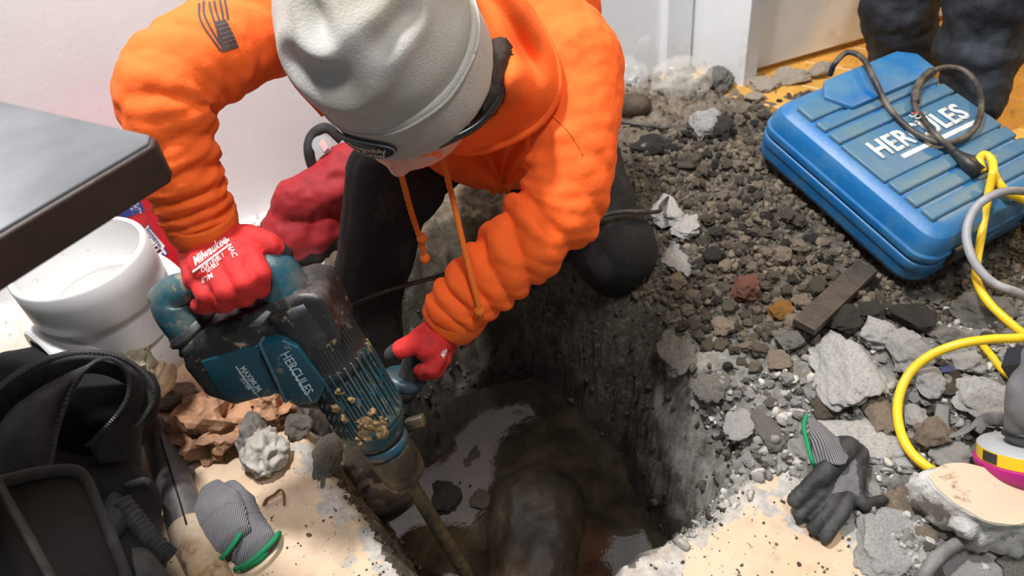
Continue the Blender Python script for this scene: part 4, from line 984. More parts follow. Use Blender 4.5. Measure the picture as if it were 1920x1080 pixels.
tube('zip_tape', [P(597, 372, 1.80), P(602, 400, 1.81), P(606, 425, 1.82)], .006, M_BFAB, tbag, 8)

# ------------------------------------------------------------------ black backpack (open) bottom left
def loft(name, rows, m, parent, nu=40, nv=24, thick=.004, disp=.003, fs_=14, seed=1, lv=0):
    R0 = [spline([P(*q) for q in r], nu) for r in rows]
    G = np.array([spline([R0[k][i] for k in range(len(rows))], nv) for i in range(nu)])
    V = G.reshape(-1, 3); Fc = [(i*nv+j, i*nv+j+1, (i+1)*nv+j+1, (i+1)*nv+j) for i in range(nu-1) for j in range(nv-1)]
    me = mesh(name, V, Fc); sv(me, gv(me)+T[None, :]*(disp*fbm(gv(me)*fs_, 3, seed))[:, None])
    o = link(name, me, m, parent); s = o.modifiers.new('s', 'SOLIDIFY'); s.thickness = thick; s.offset = 0; return o
M_BAGK = mat('black_canvas', (.020, .020, .021), .8, var=.3, vs=18, dirt=(.080, .080, .080), dirt_amt=.42, ds=8, bump=.45, bs=280)
M_BAGI = mat('black_lining', (.004, .004, .0045), .85)
M_ZIP = mat('zip_teeth', (.10, .10, .105), .35, metal=.5)
pk = thing('backpack', PZ(90, 980), 'dusty black tool backpack lying open in the corner nearest the camera', 'backpack')
me = remesh('pack_body', [capsule_vf(P(20, 860, 1.242), P(205, 800, 1.296), .16, .065), capsule_vf(P(-60, 1020, 1.080), P(190, 960, 1.188), .15, .085), capsule_vf(P(60, 780, 1.278), P(150, 740, 1.296), .12, .10), capsule_vf(P(150, 770, 1.24), P(225, 745, 1.27), .075, .065), capsule_vf(P(170, 960, 1.197), P(250, 1050, 1.143), .07, .05)], .008, 4)
displace(me, .012*fbm(gv(me)*9, 3, 81)); link('pack_body', me, M_BAGI, pk)
def zipper(pts, n, parent, r=.0035):
    p = spline([P(*q) for q in pts], n); z = tube('zip', p, r, M_BAGK, parent, 6); pp, TT, AA, BB = frames(p); tv = []
    L = np.linalg.norm(np.diff(p, axis=0), axis=1).sum(); k2 = max(8, int(L/.0045)); idx = np.linspace(0, n-1.01, k2)
    for t in idx:
        i = int(t); q = pp[i]+(pp[i+1]-pp[i])*(t-i); e = .0016
        vs = [q+TT[i]*a*e*.6+T*b*e+np.cross(TT[i], T)*c*e*1.8 for a in (-1, 1) for b in (1.2, 3.0) for c in (-1, 1)]
        tv.append((vs, [(0, 1, 3, 2), (4, 6, 7, 5), (0, 4, 5, 1), (2, 3, 7, 6), (1, 5, 7, 3), (0, 2, 6, 4)]))
    V, Fc = join_vf(tv); o = link('zip_teeth', mesh('zip_teeth', V, Fc), M_ZIP, z, smooth=False); o['kind'] = 'stuff'; return z
# outer lid rim
loft('outer_flap', [[(-60, 800, 1.080), (0, 722, 1.098), (60, 680, 1.125), (140, 658, 1.161), (220, 664, 1.197), (275, 700, 1.224), (292, 745, 1.233), (262, 795, 1.224)],
                    [(-60, 830, 1.062), (0, 745, 1.080), (60, 700, 1.107), (140, 672, 1.143), (215, 678, 1.179), (262, 712, 1.206), (278, 748, 1.215), (252, 785, 1.206)],
                    [(-60, 905, 1.080), (0, 790, 1.098), (50, 742, 1.125), (130, 705, 1.161), (190, 700, 1.188), (245, 725, 1.210), (262, 750, 1.224), (245, 790, 1.224)]], M_BAGK, pk, 60, 16, .004, .004, 18, 3)
zipper([(-60, 812, 1.058), (0, 736, 1.071), (60, 691, 1.098), (140, 663, 1.134), (222, 670, 1.170), (272, 706, 1.202), (288, 748, 1.210), (262, 790, 1.202), (240, 800, 1.197)], 90, pk)
# middle compartment wall and its rim
loft('compartment_wall', [[(-60, 960, 1.008), (0, 800, 1.053), (60, 740, 1.089), (120, 705, 1.125), (165, 685, 1.143)],
                          [(-60, 980, 0.990), (0, 850, 1.017), (60, 780, 1.053), (115, 730, 1.098), (160, 690, 1.134)],
                          [(-60, 1010, 0.972), (10, 910, 1.008), (80, 885, 1.044), (110, 780, 1.098), (165, 686, 1.143)]], M_BAGK, pk, 40, 24, .004, .004, 12, 5)
zipper([(90, 885, 1.035), (98, 850, 1.053), (112, 790, 1.080), (140, 720, 1.112), (165, 688, 1.125), (195, 672, 1.138), (225, 682, 1.152), (243, 715, 1.170), (240, 745, 1.174), (222, 775, 1.170), (195, 805, 1.152), (165, 835, 1.138)], 90, pk)
loft('pocket_wall', [[(195, 674, 1.147), (232, 690, 1.161), (246, 722, 1.179), (240, 750, 1.179), (215, 785, 1.170), (165, 838, 1.143)],
                     [(215, 690, 1.188), (255, 700, 1.197), (268, 730, 1.206), (258, 775, 1.206), (240, 830, 1.197), (190, 880, 1.170)],
                     [(235, 705, 1.224), (270, 720, 1.233), (275, 760, 1.233), (265, 820, 1.233), (260, 890, 1.224), (215, 930, 1.197)]], M_BAGK, pk, 40, 18, .004, .004, 20, 7)
# front flap with rounded piping
loft('front_flap', [[(-60, 920, 0.954), (15, 905, 0.972), (70, 890, 0.990), (135, 882, 1.017), (165, 905, 1.035)],
                    [(-60, 1000, 0.927), (10, 960, 0.954), (75, 945, 0.972), (150, 940, 1.008), (185, 960, 1.035)],
                    [(-60, 1130, 0.882), (10, 1100, 0.900), (90, 1090, 0.927), (190, 1090, 0.963), (240, 1095, 0.990)]], M_BAGI, pk, 40, 20, .012, .004, 10, 9)
tube('piping', spline([P(-60, 915, 0.945), P(15, 900, 0.963), P(70, 887, 0.981), P(135, 882, 1.008), P(160, 900, 1.022), P(178, 940, 1.022), P(205, 1000, 1.008), P(240, 1095, 0.981)], 50), .0085, M_BAGK, pk, 10)
tube('strap', spline([P(-30, 860, 0.945), P(10, 930, 0.927), P(50, 1000, 0.900), P(110, 1110, 0.873)], 30), .016, M_BAGK, pk, 10, ell=(1, .3))
# ribbed hose-like strap and side pockets
tube('ribbed_strap', spline([P(225, 940, 1.134), P(262, 985, 1.134), P(300, 1030, 1.125), P(318, 1045, 1.125)], 60), .028, M_BAGK, pk, 12, rfun=lambda t, ph, r: r*(1+.07*math.sin(t*95)), ell=(1, .55))
loft('side_pocket', [[(195, 935, 1.125), (215, 925, 1.134), (238, 945, 1.138)], [(205, 980, 1.098), (225, 965, 1.107), (238, 985, 1.121)], [(215, 1015, 1.107), (230, 1000, 1.116), (232, 990, 1.125)]], M_BAGK, pk, 20, 14, .006, .006, 30, 12)
loft('side_pocket', [[(245, 1030, 1.080), (275, 1032, 1.089), (300, 1060, 1.089)], [(250, 1060, 1.053), (285, 1055, 1.062), (320, 1085, 1.062)], [(260, 1110, 1.035), (300, 1105, 1.035), (345, 1115, 1.035)]], M_BAGK, pk, 20, 14, .006, .006, 30, 13)
tube('buckle_cord', spline([P(238, 910, 1.152), P(252, 905, 1.143), P(268, 900, 1.143), P(278, 903, 1.152)], 20), .005, mat('grey_cordage', (.10, .10, .10), .6), pk, 8)

# ------------------------------------------------------------------ shovel lying in front
sh = thing('shovel', PZ(330, 950), 'old shovel lying beside the backpack, steel socket and worn wooden handle', 'shovel')
M_IRON = mat('grey_iron', (.10, .095, .095), .5, metal=.3, var=.25, vs=14, dirt=(.17, .15, .135), dirt_amt=.45, ds=12, bump=.35, bs=60)
M_ASH = mat('worn_ash_wood', (.40, .24, .115), .55, var=.35, vs=14, dirt=(.62, .50, .36), dirt_amt=.46, ds=9, dirt2=(.16, .085, .04), d2amt=.40, d2s=22, bump=.4, bs=70)
sp = [P(282, 790, 1.40), P(292, 815, 1.39), P(312, 865, 1.355), P(335, 930, 1.31), P(352, 990, 1.272)]
tube('socket', spline(sp, 40), np.interp(np.linspace(0, 1, 40), [0, .15, .5, 1], [.020, .024, .029, .031]), M_IRON, sh, 24)
tube('socket_seam', spline([P(300, 818, 1.36), P(313, 860, 1.32), P(334, 930, 1.276), P(350, 984, 1.240)], 30), .0016, M_SLOT, sh, 6)
tube('wooden_handle', spline([P(350, 985, 1.275), P(360, 1010, 1.255), P(385, 1060, 1.215), P(430, 1150, 1.15), P(500, 1280, 1.06)], 40), np.interp(np.linspace(0, 1, 40), [0, .02, 1], [.028, .0315, .029]), M_ASH, sh, 24)
loft('blade', [[(282, 782, 1.40), (265, 790, 1.42), (255, 800, 1.44)], [(285, 772, 1.43), (250, 790, 1.46), (235, 800, 1.49)], [(285, 765, 1.48), (262, 770, 1.50), (240, 790, 1.52)]], M_IRON, sh, 12, 12, .003, .002, 20, 4)
# ================================================================== ROCKS AND RUBBLE
def ico(sub):
    bm = bmesh.new(); bmesh.ops.create_icosphere(bm, subdivisions=sub, radius=1); V = np.array([v.co[:] for v in bm.verts]); Fc = [tuple(v.index for v in f.verts) for f in bm.faces]; bm.free(); return V, Fc
ICO = {s: ico(s) for s in (1, 2, 3, 4, 5)}
def rock_v(seed, sub, cuts=10, rough=.10, lo=.55, hi=.92, fq=2.2):
    r = np.random.RandomState(seed); V = ICO[sub][0].copy()
    for _ in range(cuts):
        n = unit(r.randn(3)); d = r.uniform(lo, hi); s = V@n; V -= (np.clip(s-d, 0, None))[:, None]*n
    if rough: V *= (1+rough*fbm(V*fq+seed*3.7, 4, seed % 50))[:, None]
    return V
MK = dict(sp=.35)
M_CLOD = mat('wet_clod', (.115, .092, .064), .7, var=.45, vs=22, rnd=.45, bump=1.0, bs=70, dirt=(.20, .17, .13), dirt_amt=.42, ds=18)
M_DARK = mat('dark_clod', (.045, .040, .034), .55, var=.4, vs=22, rnd=.35, bump=1.0, bs=70)
M_PALE = mat('pale_concrete', (.53, .52, .50), .85, var=.18, vs=18, rnd=.12, bump=1.0, bs=55, dirt=(.33, .31, .28), dirt_amt=.40, ds=12, dirt2=(.10, .09, .075), d2amt=.35, d2s=40)
M_TANR = mat('tan_stone', (.30, .235, .17), .8, var=.3, vs=20, rnd=.2, bump=.9, bs=60, dirt=(.14, .11, .08), dirt_amt=.42, ds=14)
M_BRICK = mat('red_brick', (.24, .085, .05), .7, var=.3, vs=25, bump=1.0, bs=70, dirt=(.09, .06, .045), dirt_amt=.42, ds=18)
M_OCHRE = mat('ochre_clay', (.55, .24, .03), .5, var=.4, vs=30, bump=1.0, bs=60, dirt=(.12, .08, .04), dirt_amt=.48, ds=22)
M_GREYR = mat('grey_mortar', (.27, .255, .225), .85, var=.25, vs=20, rnd=.15, bump=1.0, bs=60, dirt=(.15, .135, .11), dirt_amt=.46, ds=14)
M_CREAM = mat('cream_paint', (.58, .43, .30), .6, var=.06, vs=14, bump=.2, bs=100, dirt2=(.20, .10, .04), d2amt=.345, d2s=28)
BIG = [  # px, py, w, h, thickness ratio, material, rotation, name, label, category
 (1579, 690, 118, 145, .5, 'P', 20, 'concrete_chunk', 'largest pale concrete lump in the middle of the rubble below the dark board'),
 (1640, 626, 78, 66, .7, 'P', 60, 'concrete_chunk', 'pale rounded concrete lump touching the upper edge of the largest lump'),
 (1697, 658, 82, 76, .6, 'P', 10, 'concrete_chunk', 'pale concrete lump with a grey hollow inside the yellow cord loop'),
 (1729, 712, 68, 66, .6, 'P', 40, 'concrete_chunk', 'pale concrete lump under the bend of the yellow cord'),
 (1655, 715, 60, 46, .6, 'P', 80, 'concrete_chunk', 'small pale lump wedged right of the largest concrete lump'),
 (1650, 768, 54, 88, .6, 'T', 5, 'concrete_chunk', 'upright cream and grey concrete lump left of the yellow cord'),
 (1714, 786, 48, 62, .7, 'P', 30, 'concrete_chunk', 'white concrete lump just inside the yellow cord curve'),
 (1750, 820, 74, 54, .8, 'T', 70, 'stone', 'brown stone between the yellow cord and the respirator strap'),
 (1614, 826, 165, 112, .28, 'P', 35, 'concrete_slab_piece', 'broad flat pale slab piece right of the single glove cuff'),
 (1335, 722, 74, 64, .55, 'G', 15, 'mortar_lump', 'round grey mortar disc at the right rim of the hole'),
 (1273, 664, 80, 84, .5, 'G', 50, 'mortar_lump', 'grey brown angular lump overhanging the far rim of the hole'),
 (1806, 682, 62, 50, .6, 'P', 20, 'concrete_chunk', 'pale lump beside the small blue chip near the thin yellow cord'),
 (1858, 745, 135, 100, .4, 'P', 75, 'concrete_chunk', 'large pale crumbly concrete lump behind the respirator'),
 (1777, 634, 86, 52, .6, 'G', 0, 'mortar_lump', 'grey lump lying just above the yellow cord loop'),
 (1702, 596, 84, 54, .7, 'D', 25, 'clod', 'big dark clod below the lower corner of the blue case'),
 (1580, 604, 60, 46, .7, 'D', 55, 'clod', 'dark clod right of the dark wooden board'),
 (1626, 590, 60, 46, .7, 'D', 85, 'clod', 'black brown clod between the board end and the pale rounded lump'),
 (1845, 585, 90, 76, .6, 'G', 35, 'mortar_lump', 'large grey lump below the grey cable loop'),
 (1476, 641, 56, 48, .7, 'G', 45, 'stone', 'grey pitted stone just left of the largest concrete lump'),
 (1459, 677, 44, 40, .7, 'T', 10, 'stone', 'smooth tan grey stone below the pitted grey stone'),
 (1354, 611, 42, 40, .8, 'T', 65, 'stone', 'tan rounded stone above the round mortar disc'),
 (1396, 544, 56, 50, .8, 'B', 15, 'brick_lump', 'rust red brick lump on the dirt below the blue case'),
 (1461, 588, 46, 40, .8, 'O', 30, 'clay_lump', 'orange ochre clay lump left of the dark board'),
 (1486, 610, 40, 32, .8, 'T', 60, 'stone', 'small tan stone under the ochre clay lump'),
 (1545, 768, 40, 44, .8, 'C', 20, 'stone', 'dark brown round stone above the flat slab piece'),
 (1496, 841, 52, 46, .5, 'P', 40, 'concrete_chunk', 'pale chip touching the green hem of the single glove'),
 (1432, 800, 56, 78, .5, 'G', 70, 'mortar_lump', 'tall grey mortar flake left of the single glove'),
 (1387, 800, 60, 56, .5, 'P', 15, 'concrete_chunk', 'white crumbly patch of concrete at the right rim of the hole'),
 (1631, 915, 36, 52, .6, 'P', 5, 'concrete_chunk', 'small pale block right of the single glove palm'),
 (1700, 940, 105, 140, .25, 'T', 25, 'concrete_slab_piece', 'flat brownish slab piece left of the cream painted block'),
 (1665, 1010, 150, 105, .4, 'P', 55, 'concrete_chunk', 'long white broken concrete piece below the single glove'),
 (1815, 1062, 120, 70, .5, 'P', 10, 'concrete_chunk', 'pale concrete piece under the dusty cable by the picture edge'),
 (1900, 1058, 90, 60, .5, 'G', 80, 'concrete_chunk', 'grey concrete piece at the corner nearest the camera'),
 (1780, 850, 70, 44, .5, 'P', 30, 'concrete_chunk', 'pale flake lying behind the cream painted block'),
 (330, 742, 98, 54, .6, 'T', 20, 'stone', 'flat grey stone between the backpack and the brown paper'),
 (342, 905, 50, 80, .6, 'G', 60, 'stone', 'crumbly stone wedged right of the shovel socket'),
 (1217, 273, 74, 42, .5, 'D', 15, 'slate_piece', 'flat dark slate piece behind the kneeling knee'),
 (1322, 236, 60, 50, .7, 'P', 40, 'concrete_chunk', 'white lump behind the loose black cord end'),
 (1345, 247, 50, 44, .8, 'D', 70, 'clod', 'black clod beside the white lump behind the cord'),
 (1292, 308, 44, 40, .8, 'C', 5, 'clod', 'brown clod above the pale slab piece by the knee'),
 (1268, 470, 60, 92, .25, 'P', 0, 'concrete_slab_piece', 'pale slab piece tucked against the kneeling knee'),
 (1245, 395, 60, 62, .4, 'P', 30, 'concrete_chunk', 'dusty white lump behind the kneeling knee'),
 (1285, 420, 64, 50, .35, 'P', 70, 'concrete_chunk', 'pale flat lump right of the kneeling knee'),
 (1345, 155, 54, 50, .7, 'G', 25, 'mortar_lump', 'grey lump at the foot of the white jamb panel'),
 (1430, 160, 60, 40, .6, 'F', 50, 'plaster_lump', 'cream plaster lump at the foot of the open door'),
 (1480, 150, 70, 40, .6, 'F', 15, 'plaster_lump', 'long cream plaster lump under the door bottom'),
 (1535, 132, 50, 28, .6, 'F', 75, 'plaster_lump', 'small cream plaster lump beside the blue case edge'),
 (1412, 185, 36, 26, .6, 'F', 35, 'plaster_lump', 'cream crumb in front of the plaster lump by the door'),
 (885, 865, 52, 46, .7, 'C', 20, 'stone', 'round stone half in the muddy water of the hole'),
 (945, 880, 50, 40, .6, 'D', 60, 'stone', 'dark wet stone in the middle of the puddle'),
 (1115, 965, 48, 54, .7, 'C', 40, 'stone', 'brown stone at the near right of the hole bottom'),
 (905, 935, 44, 40, .6, 'C', 10, 'stone', 'wet stone beside the chisel bit in the hole'),
 (835, 930, 60, 52, .6, 'D', 80, 'stone', 'dark stone left of the chisel bit in the hole'),
 (1010, 875, 34, 50, .7, 'D', 30, 'stone', 'black wet stone on the right of the puddle'),
 (965, 790, 50, 60, .6, 'G', 45, 'stone', 'grey stone under the far wall of the hole'),
]
MM = dict(P=M_PALE, T=M_TANR, D=M_DARK, C=M_CLOD, G=M_GREYR, B=M_BRICK, O=M_OCHRE, F=mat('cream_plaster', (.62, .52, .42), .9, var=.15, vs=18, bump=1, bs=60, dirt=(.38, .28, .18), dirt_amt=.4, ds=14))
CATN = dict(concrete_chunk='concrete', concrete_slab_piece='concrete', mortar_lump='mortar', stone='stone', clod='clod', brick_lump='brick', clay_lump='clay', slate_piece='slate', plaster_lump='plaster')
placed = []
def put_rock(px, py, wpx, hpx, tr, m, rot, name, me=None, seed=0, sink=.25):
    g = ground(px, py); d = depth(g); 
    for _ in range(2):
        g = ground(px, py+hpx*.12); d = depth(g)
    sx = wpx*d/FPX/2; sy = hpx*d/FPX/2/.82; sz = tr*min(sx, sy)*1.1
    if me is None:
        V = rock_v(seed, 5, 9, .34, .55, .92, 2.0); V /= np.abs(V).max(0); me = mesh(name, V, ICO[5][1]); me.materials.append(m); me.polygons.foreach_set('use_smooth', [True]*len(me.polygons))
    o = bpy.data.objects.new(name, me); COL.objects.link(o); o.location = (g[0], g[1], g[2]+sz*(1-sink*2)+.0); o.scale = (sx, sy, sz)
    n = np.array([hz(g[0]-.03, g[1])-hz(g[0]+.03, g[1]), hz(g[0], g[1]-.03)-hz(g[0], g[1]+.03), .06]); n = unit(n)*.5+np.array([0, 0, .5]); n = unit(n)
    o.rotation_euler = (math.atan2(-n[1], n[2])*.6, math.atan2(n[0], n[2])*.6, math.radians(rot*.35-10)); placed.append((px, py, max(wpx, hpx)/2)); return o
for i, (px, py, w_, h_, tr, mk, rot, nm, lab) in enumerate(BIG):
    o = put_rock(px, py, w_*1.12, h_*1.12, tr, MM[mk], rot, nm, seed=100+i); tag(o, lab, CATN[nm])
# countable clods of the spoil heap (the 240 largest as things)
ARC = []
for s in range(8):
    V = rock_v(300+s, 4, 7, .42, .6, .95, 2.6); V /= np.abs(V).max(0); ARC.append(V)
def arcset(nm, m): 
    out = []
    for V in ARC:
        me = mesh(nm, V, ICO[4][1]); me.materials.append(m); me.polygons.foreach_set('use_smooth', [True]*len(me.polygons)); out.append(me)
    return out
A_C, A_D, A_T, A_P, A_G = arcset('clod', M_CLOD), arcset('clod', M_DARK), arcset('clod', M_TANR), arcset('crumb', M_PALE), arcset('crumb', M_GREYR)
REG = [  # polygon in pixels, count, size range, mesh sets, name, label, category, group
 ([(1250, 540), (1270, 330), (1380, 300), (1660, 560), (1640, 600), (1480, 680), (1380, 700), (1280, 620)], 130, (18, 42), [A_C, A_C, A_D, A_T], 'clod', 'grey brown clod in the loose spoil between the kneeling knee and the blue case', 'clod', 'clods of the spoil heap'),
 ([(1190, 275), (1330, 225), (1470, 185), (1400, 290), (1270, 330), (1210, 310)], 40, (14, 34), [A_C, A_D, A_T], 'clod', 'small brown clod on the dirt between the wall and the blue case', 'clod', 'clods along the back of the heap'),
 ([(1300, 760), (1420, 700), (1540, 720), (1520, 860), (1440, 880), (1380, 860)], 55, (14, 34), [A_P, A_G, A_P], 'crumb', 'pale concrete crumb scattered on the right rim of the hole', 'concrete', 'crumbs on the hole rim'),
 ([(1560, 560), (1800, 560), (1900, 660), (1900, 800), (1780, 820), (1640, 860), (1600, 740), (1640, 660)], 60, (16, 40), [A_G, A_P, A_C, A_P], 'crumb', 'grey broken bit of concrete filling gaps under the yellow cord', 'concrete', 'broken bits under the cord'),
 ([(1640, 930), (1760, 980), (1900, 1010), (1920, 1080), (1700, 1080)], 18, (18, 44), [A_G, A_P], 'crumb', 'pale concrete bit around the long white broken piece', 'concrete', 'bits in the near corner'),
]
def inside(p, poly): return poly_sd(np.array([p], float), poly)[0] > 0
for poly, cnt, (s0_, s1_), sets, nm, lab, cat, grp in REG:
    a = np.array(poly); k_ = 0; tries = 0; here = []
    while k_ < cnt and tries < 6000:
        tries += 1; p = (rng.uniform(a[:, 0].min(), a[:, 0].max()), rng.uniform(a[:, 1].min(), a[:, 1].max()))
        if not inside(p, a): continue
        sz = s0_+(s1_-s0_)*rng.rand()**2.2
        if any((p[0]-q[0])**2+(p[1]-q[1])**2 < (sz*.42+q[2]*.75)**2 for q in placed): continue
        o = put_rock(p[0], p[1], sz*rng.uniform(.9, 1.3), sz*rng.uniform(.8, 1.1), rng.uniform(.6, .95), None, rng.uniform(0, 900), nm, me=sets[rng.randint(len(sets))][rng.randint(8)], sink=.2)
        tag(o, lab, cat, grp); k_ += 1
# uncountable gravel and crumbs: one object each
def gravel(name, n, region, size, m, lab, cat, sub=2, seed=1, pow_=2.5):
    r = np.random.RandomState(seed); arcs = [rock_v(500+s, sub, 10, .25, .38, .82, 2.4) for s in range(6)]; F0 = np.array(ICO[sub][1]); Vs = []; Fs = []; o = 0; k_ = 0; t = 0
    X, Y, ok = region(r, n*30); X, Y = X[ok][:n], Y[ok][:n]; Z = look(X, Y)[2]
    for x, y, z in zip(X, Y, Z):
        s = size[0]+(size[1]-size[0])*r.rand()**pow_
        q = Euler(r.uniform(0, 6.28, 3)).to_matrix(); V = (arcs[r.randint(6)]*(s*r.uniform(.7, 1.3, 3)))@np.array(q).T+np.array([x, y, z+s*.25])
        Vs.append(V); Fs.append(F0+o); o += len(V)
    V = np.vstack(Vs); Fq = np.vstack(Fs); me = bpy.data.meshes.new(name); me.vertices.add(len(V)); me.vertices.foreach_set('co', V.ravel())
    me.loops.add(len(Fq)*3); me.loops.foreach_set('vertex_index', Fq.ravel()); me.polygons.add(len(Fq)); me.polygons.foreach_set('loop_start', np.arange(len(Fq))*3); me.polygons.foreach_set('loop_total', np.full(len(Fq), 3)); me.update(calc_edges=True); me.validate()
    ob = link(name, me, m); tag(ob, lab, cat, kind='stuff'); return ob
def look(x, y):
    i = np.clip(np.round((x+1.75)/3.5*(NX-1)).astype(int), 0, NX-1); j = np.clip(np.round((y-.3)/2.45*(NY-1)).astype(int), 0, NY-1); q = j*NX+i
    return HD[q], SLD[q], Zf[q]
def wall_side(x, y): return (x-WA[0])*wn[0]+(y-WA[1])*wn[1] > .02
def reg_dirt(r, n):
    x, y = r.uniform(.05, 1.5, n), r.uniform(.95, 2.1, n); h, s, z = look(x, y)
    return x, y, (h < 0) & (s < 0) & wall_side(x, y) & ((r.rand(n) < .18) | ((x-WA[0])*wn[0]+(y-WA[1])*wn[1] > .36+.25*(x-.3))) & ((np.stack([x, y], -1)-_h0)@_hn < .03)
def reg_pale(r, n):
    x, y = r.uniform(.2, 1.2, n), r.uniform(.4, 1.1, n); h, s, z = look(x, y)
    v = np.stack([x, y, 0*x], -1)-CC; d = v@CF; px, py = 960+FPX*(v@CR)/d, 540-FPX*(v@CU)/d
    return x, y, (h < .03) & (s < .012) & (py > 740-.35*np.maximum(0, px-1400)+r.uniform(-40, 40, n))
def reg_pit(r, n):
    x, y = r.uniform(-.4, .5, n), r.uniform(.6, 1.4, n); h, s, z = look(x, y)
    return x, y, (h > -.01) & (h < .14)
def reg_slab(r, n):
    x, y = r.uniform(-.75, .6, n), r.uniform(.4, 1.8, n); h, s, z = look(x, y)
    return x, y, (s > .01) & wall_side(x, y) & ((r.rand(n) > .7) | (s < .12)) & (h < 0)
M_GR1 = mat('gravel_dark', (.105, .085, .06), .75, var=.4, vs=40, rnd=.6, island=True, bump=.8, bs=120)
M_GR2 = mat('gravel_pale', (.36, .345, .315), .85, var=.3, vs=40, rnd=.45, island=True, bump=.8, bs=120)
gravel('spoil_gravel', 9000, reg_dirt, (.0025, .012), M_GR1, 'loose dark gravel and crumbled earth around the blue case', 'gravel', 2, 11)
gravel('concrete_grit', 3500, reg_pale, (.003, .011), M_GR2, 'pale concrete grit among the broken lumps', 'grit', 2, 12)
gravel('pit_gravel', 900, reg_pit, (.003, .012), mat('gravel_wet', (.05, .042, .032), .5, var=.4, vs=40, rnd=.6, island=True, bump=.8, bs=120), 'wet stones stuck in the walls of the hole', 'gravel', 2, 13)
gravel('slab_grit', 700, reg_slab, (.0012, .0045), M_GR1, 'dark specks of grit on the cream painted slab', 'grit', 1, 14)
# rounded clay pipe at the bottom of the pit
pa, pb = PZ(1100, 1010, -.36), PZ(930, 1075, -.36)
bp = remesh('buried_pipe', [capsule_vf(PZ(1010, 975, -.42), PZ(1000, 1130, -.46), .12, .13)], .008, 3); displace(bp, .016*fbm(gv(bp)*11, 4, 7))
o = link('buried_pipe', bp, mat('rusty_wet_pipe', (.034, .024, .015), .5, var=.5, vs=12, dirt=(.06, .033, .014), dirt_amt=.45, ds=7, bump=.6, bs=60)); tag(o, 'rounded brown pipe lying exposed at the bottom of the hole', 'pipe')
# dark wooden board
b0, b1 = ground(1606, 536), ground(1516, 622); bd = unit(b1-b0); me = boxm('board', np.linalg.norm(b1-b0)+.05, .045, .016, .002); me = subdiv(me, 0) if False else me
by = unit(np.cross((0, 0, 1), bd)); bz = np.cross(bd, by); bc = (b0+b1)/2+np.array([0, 0, .022]); xf(me, basis(bc, bd, by, bz)); o = link('board', me, mat('dark_wet_wood', (.045, .034, .025), .5, var=.4, vs=30, bump=.7, bs=80), smooth=False); tag(o, 'dark wet wooden board stuck in the rubble below the blue case', 'board')
# brown log by the wall
g = ground(1178, 212); me = remesh('log', [capsule_vf(g+np.array([-.05, 0, .03]), g+np.array([.03, -.02, .03]), .034, .030)], .005, 2); displace(me, .004*fbm(gv(me)*30, 3, 3)); o = link('log', me, M_TANR if False else mat('muddy_log', (.075, .052, .032), .8, var=.4, vs=25, bump=.8, bs=70)); tag(o, 'short muddy brown pipe stub beside the orange hoodie by the wall', 'pipe stub')
# cream painted block
tp = [(1738, 893), (1762, 874), (1800, 868), (1860, 882), (1930, 922), (1975, 952), (1950, 974), (1905, 985), (1850, 978), (1790, 945), (1755, 915)]
tz = .115; top_ = [PZ(x, y, tz) for x, y in tp]; cen = np.mean(top_, 0)
rows = [(1.0, 0), (1.03, -.012), (1.05, -.04), (1.02, -.075), (.9, -.10)]
V = []; Fc = []
dense = spline(np.vstack([top_, top_[0]]), 80)[:-1]; n = len(dense)
for k_, (s_, dz_) in enumerate(np.array([(np.interp(t, [0, .25, .5, .75, 1], [r[0] for r in rows]), np.interp(t, [0, .25, .5, .75, 1], [r[1] for r in rows])) for t in np.linspace(0, 1, 14)])):
    for i, p in enumerate(dense):
        q = cen+(p-cen)*s_; q = np.array([q[0], q[1], p[2]+dz_]); V.append(q)
for k_ in range(13):
    for j in range(n): k2 = (j+1) % n; Fc.append((k_*n+j, k_*n+k2, (k_+1)*n+k2, (k_+1)*n+j))
Fc.append(tuple(range(n-1, -1, -1))); Fc.append(tuple(13*n+j for j in range(n)))
V = np.array(V); am = sstep(.0, .02, tz-V[:, 2]); dirv = V-cen; dirv[:, 2] = 0; dirv /= np.linalg.norm(dirv, axis=1)[:, None]; V = V+dirv*(.034*fbm(V*26, 4, 77, .65)*am)[:, None]
me = mesh('concrete_block', V, Fc); bm = bmesh.new(); bm.from_mesh(me); bmesh.ops.recalc_face_normals(bm, faces=bm.faces); bm.to_mesh(me); bm.free()
blk = link('concrete_block', me, M_PALE); tag(blk, 'thick broken concrete block with a cream painted top by the respirator', 'concrete')
me = mesh('painted_top', [cen+(p-cen)*(.985+.012*math.sin(i*.9))+np.array([0, 0, .0015]) for i, p in enumerate(dense)], [tuple(range(n))]); o = link('painted_top', me, M_CREAM, blk, smooth=False); so = o.modifiers.new('s', 'SOLIDIFY'); so.thickness = .0025; so.offset = 1
# ================================================================== GLOVES, RAGS, BAGS, RESPIRATOR, SECOND PERSON
M_GK = mat('grey_knit', (.16, .155, .165), .85, var=.12, vs=60, bump=.8, bs=260); M_GB = mat('black_foam_coat', (.022, .023, .025), .65, var=.3, vs=50, dirt=(.07, .07, .07), dirt_amt=.38, ds=20, bump=.3, bs=300); M_GRN = mat('green_hem', (.004, .25, .09), .75, bump=.6, bs=420)
M_RIB = NT('ribbed_grey_knit'); wv = M_RIB.N.new('ShaderNodeTexWave'); wv.inputs['Scale'].default_value = 95; wv.inputs['Distortion'].default_value = 1.0; M_RIB.L.new(M_RIB.co, wv.inputs['Vector'])
M_RIB = M_RIB.out(M_RIB.mix(wv.outputs['Fac'], (.10, .097, .105), (.235, .228, .24)), .85, wv.outputs['Fac'], .8, .002)
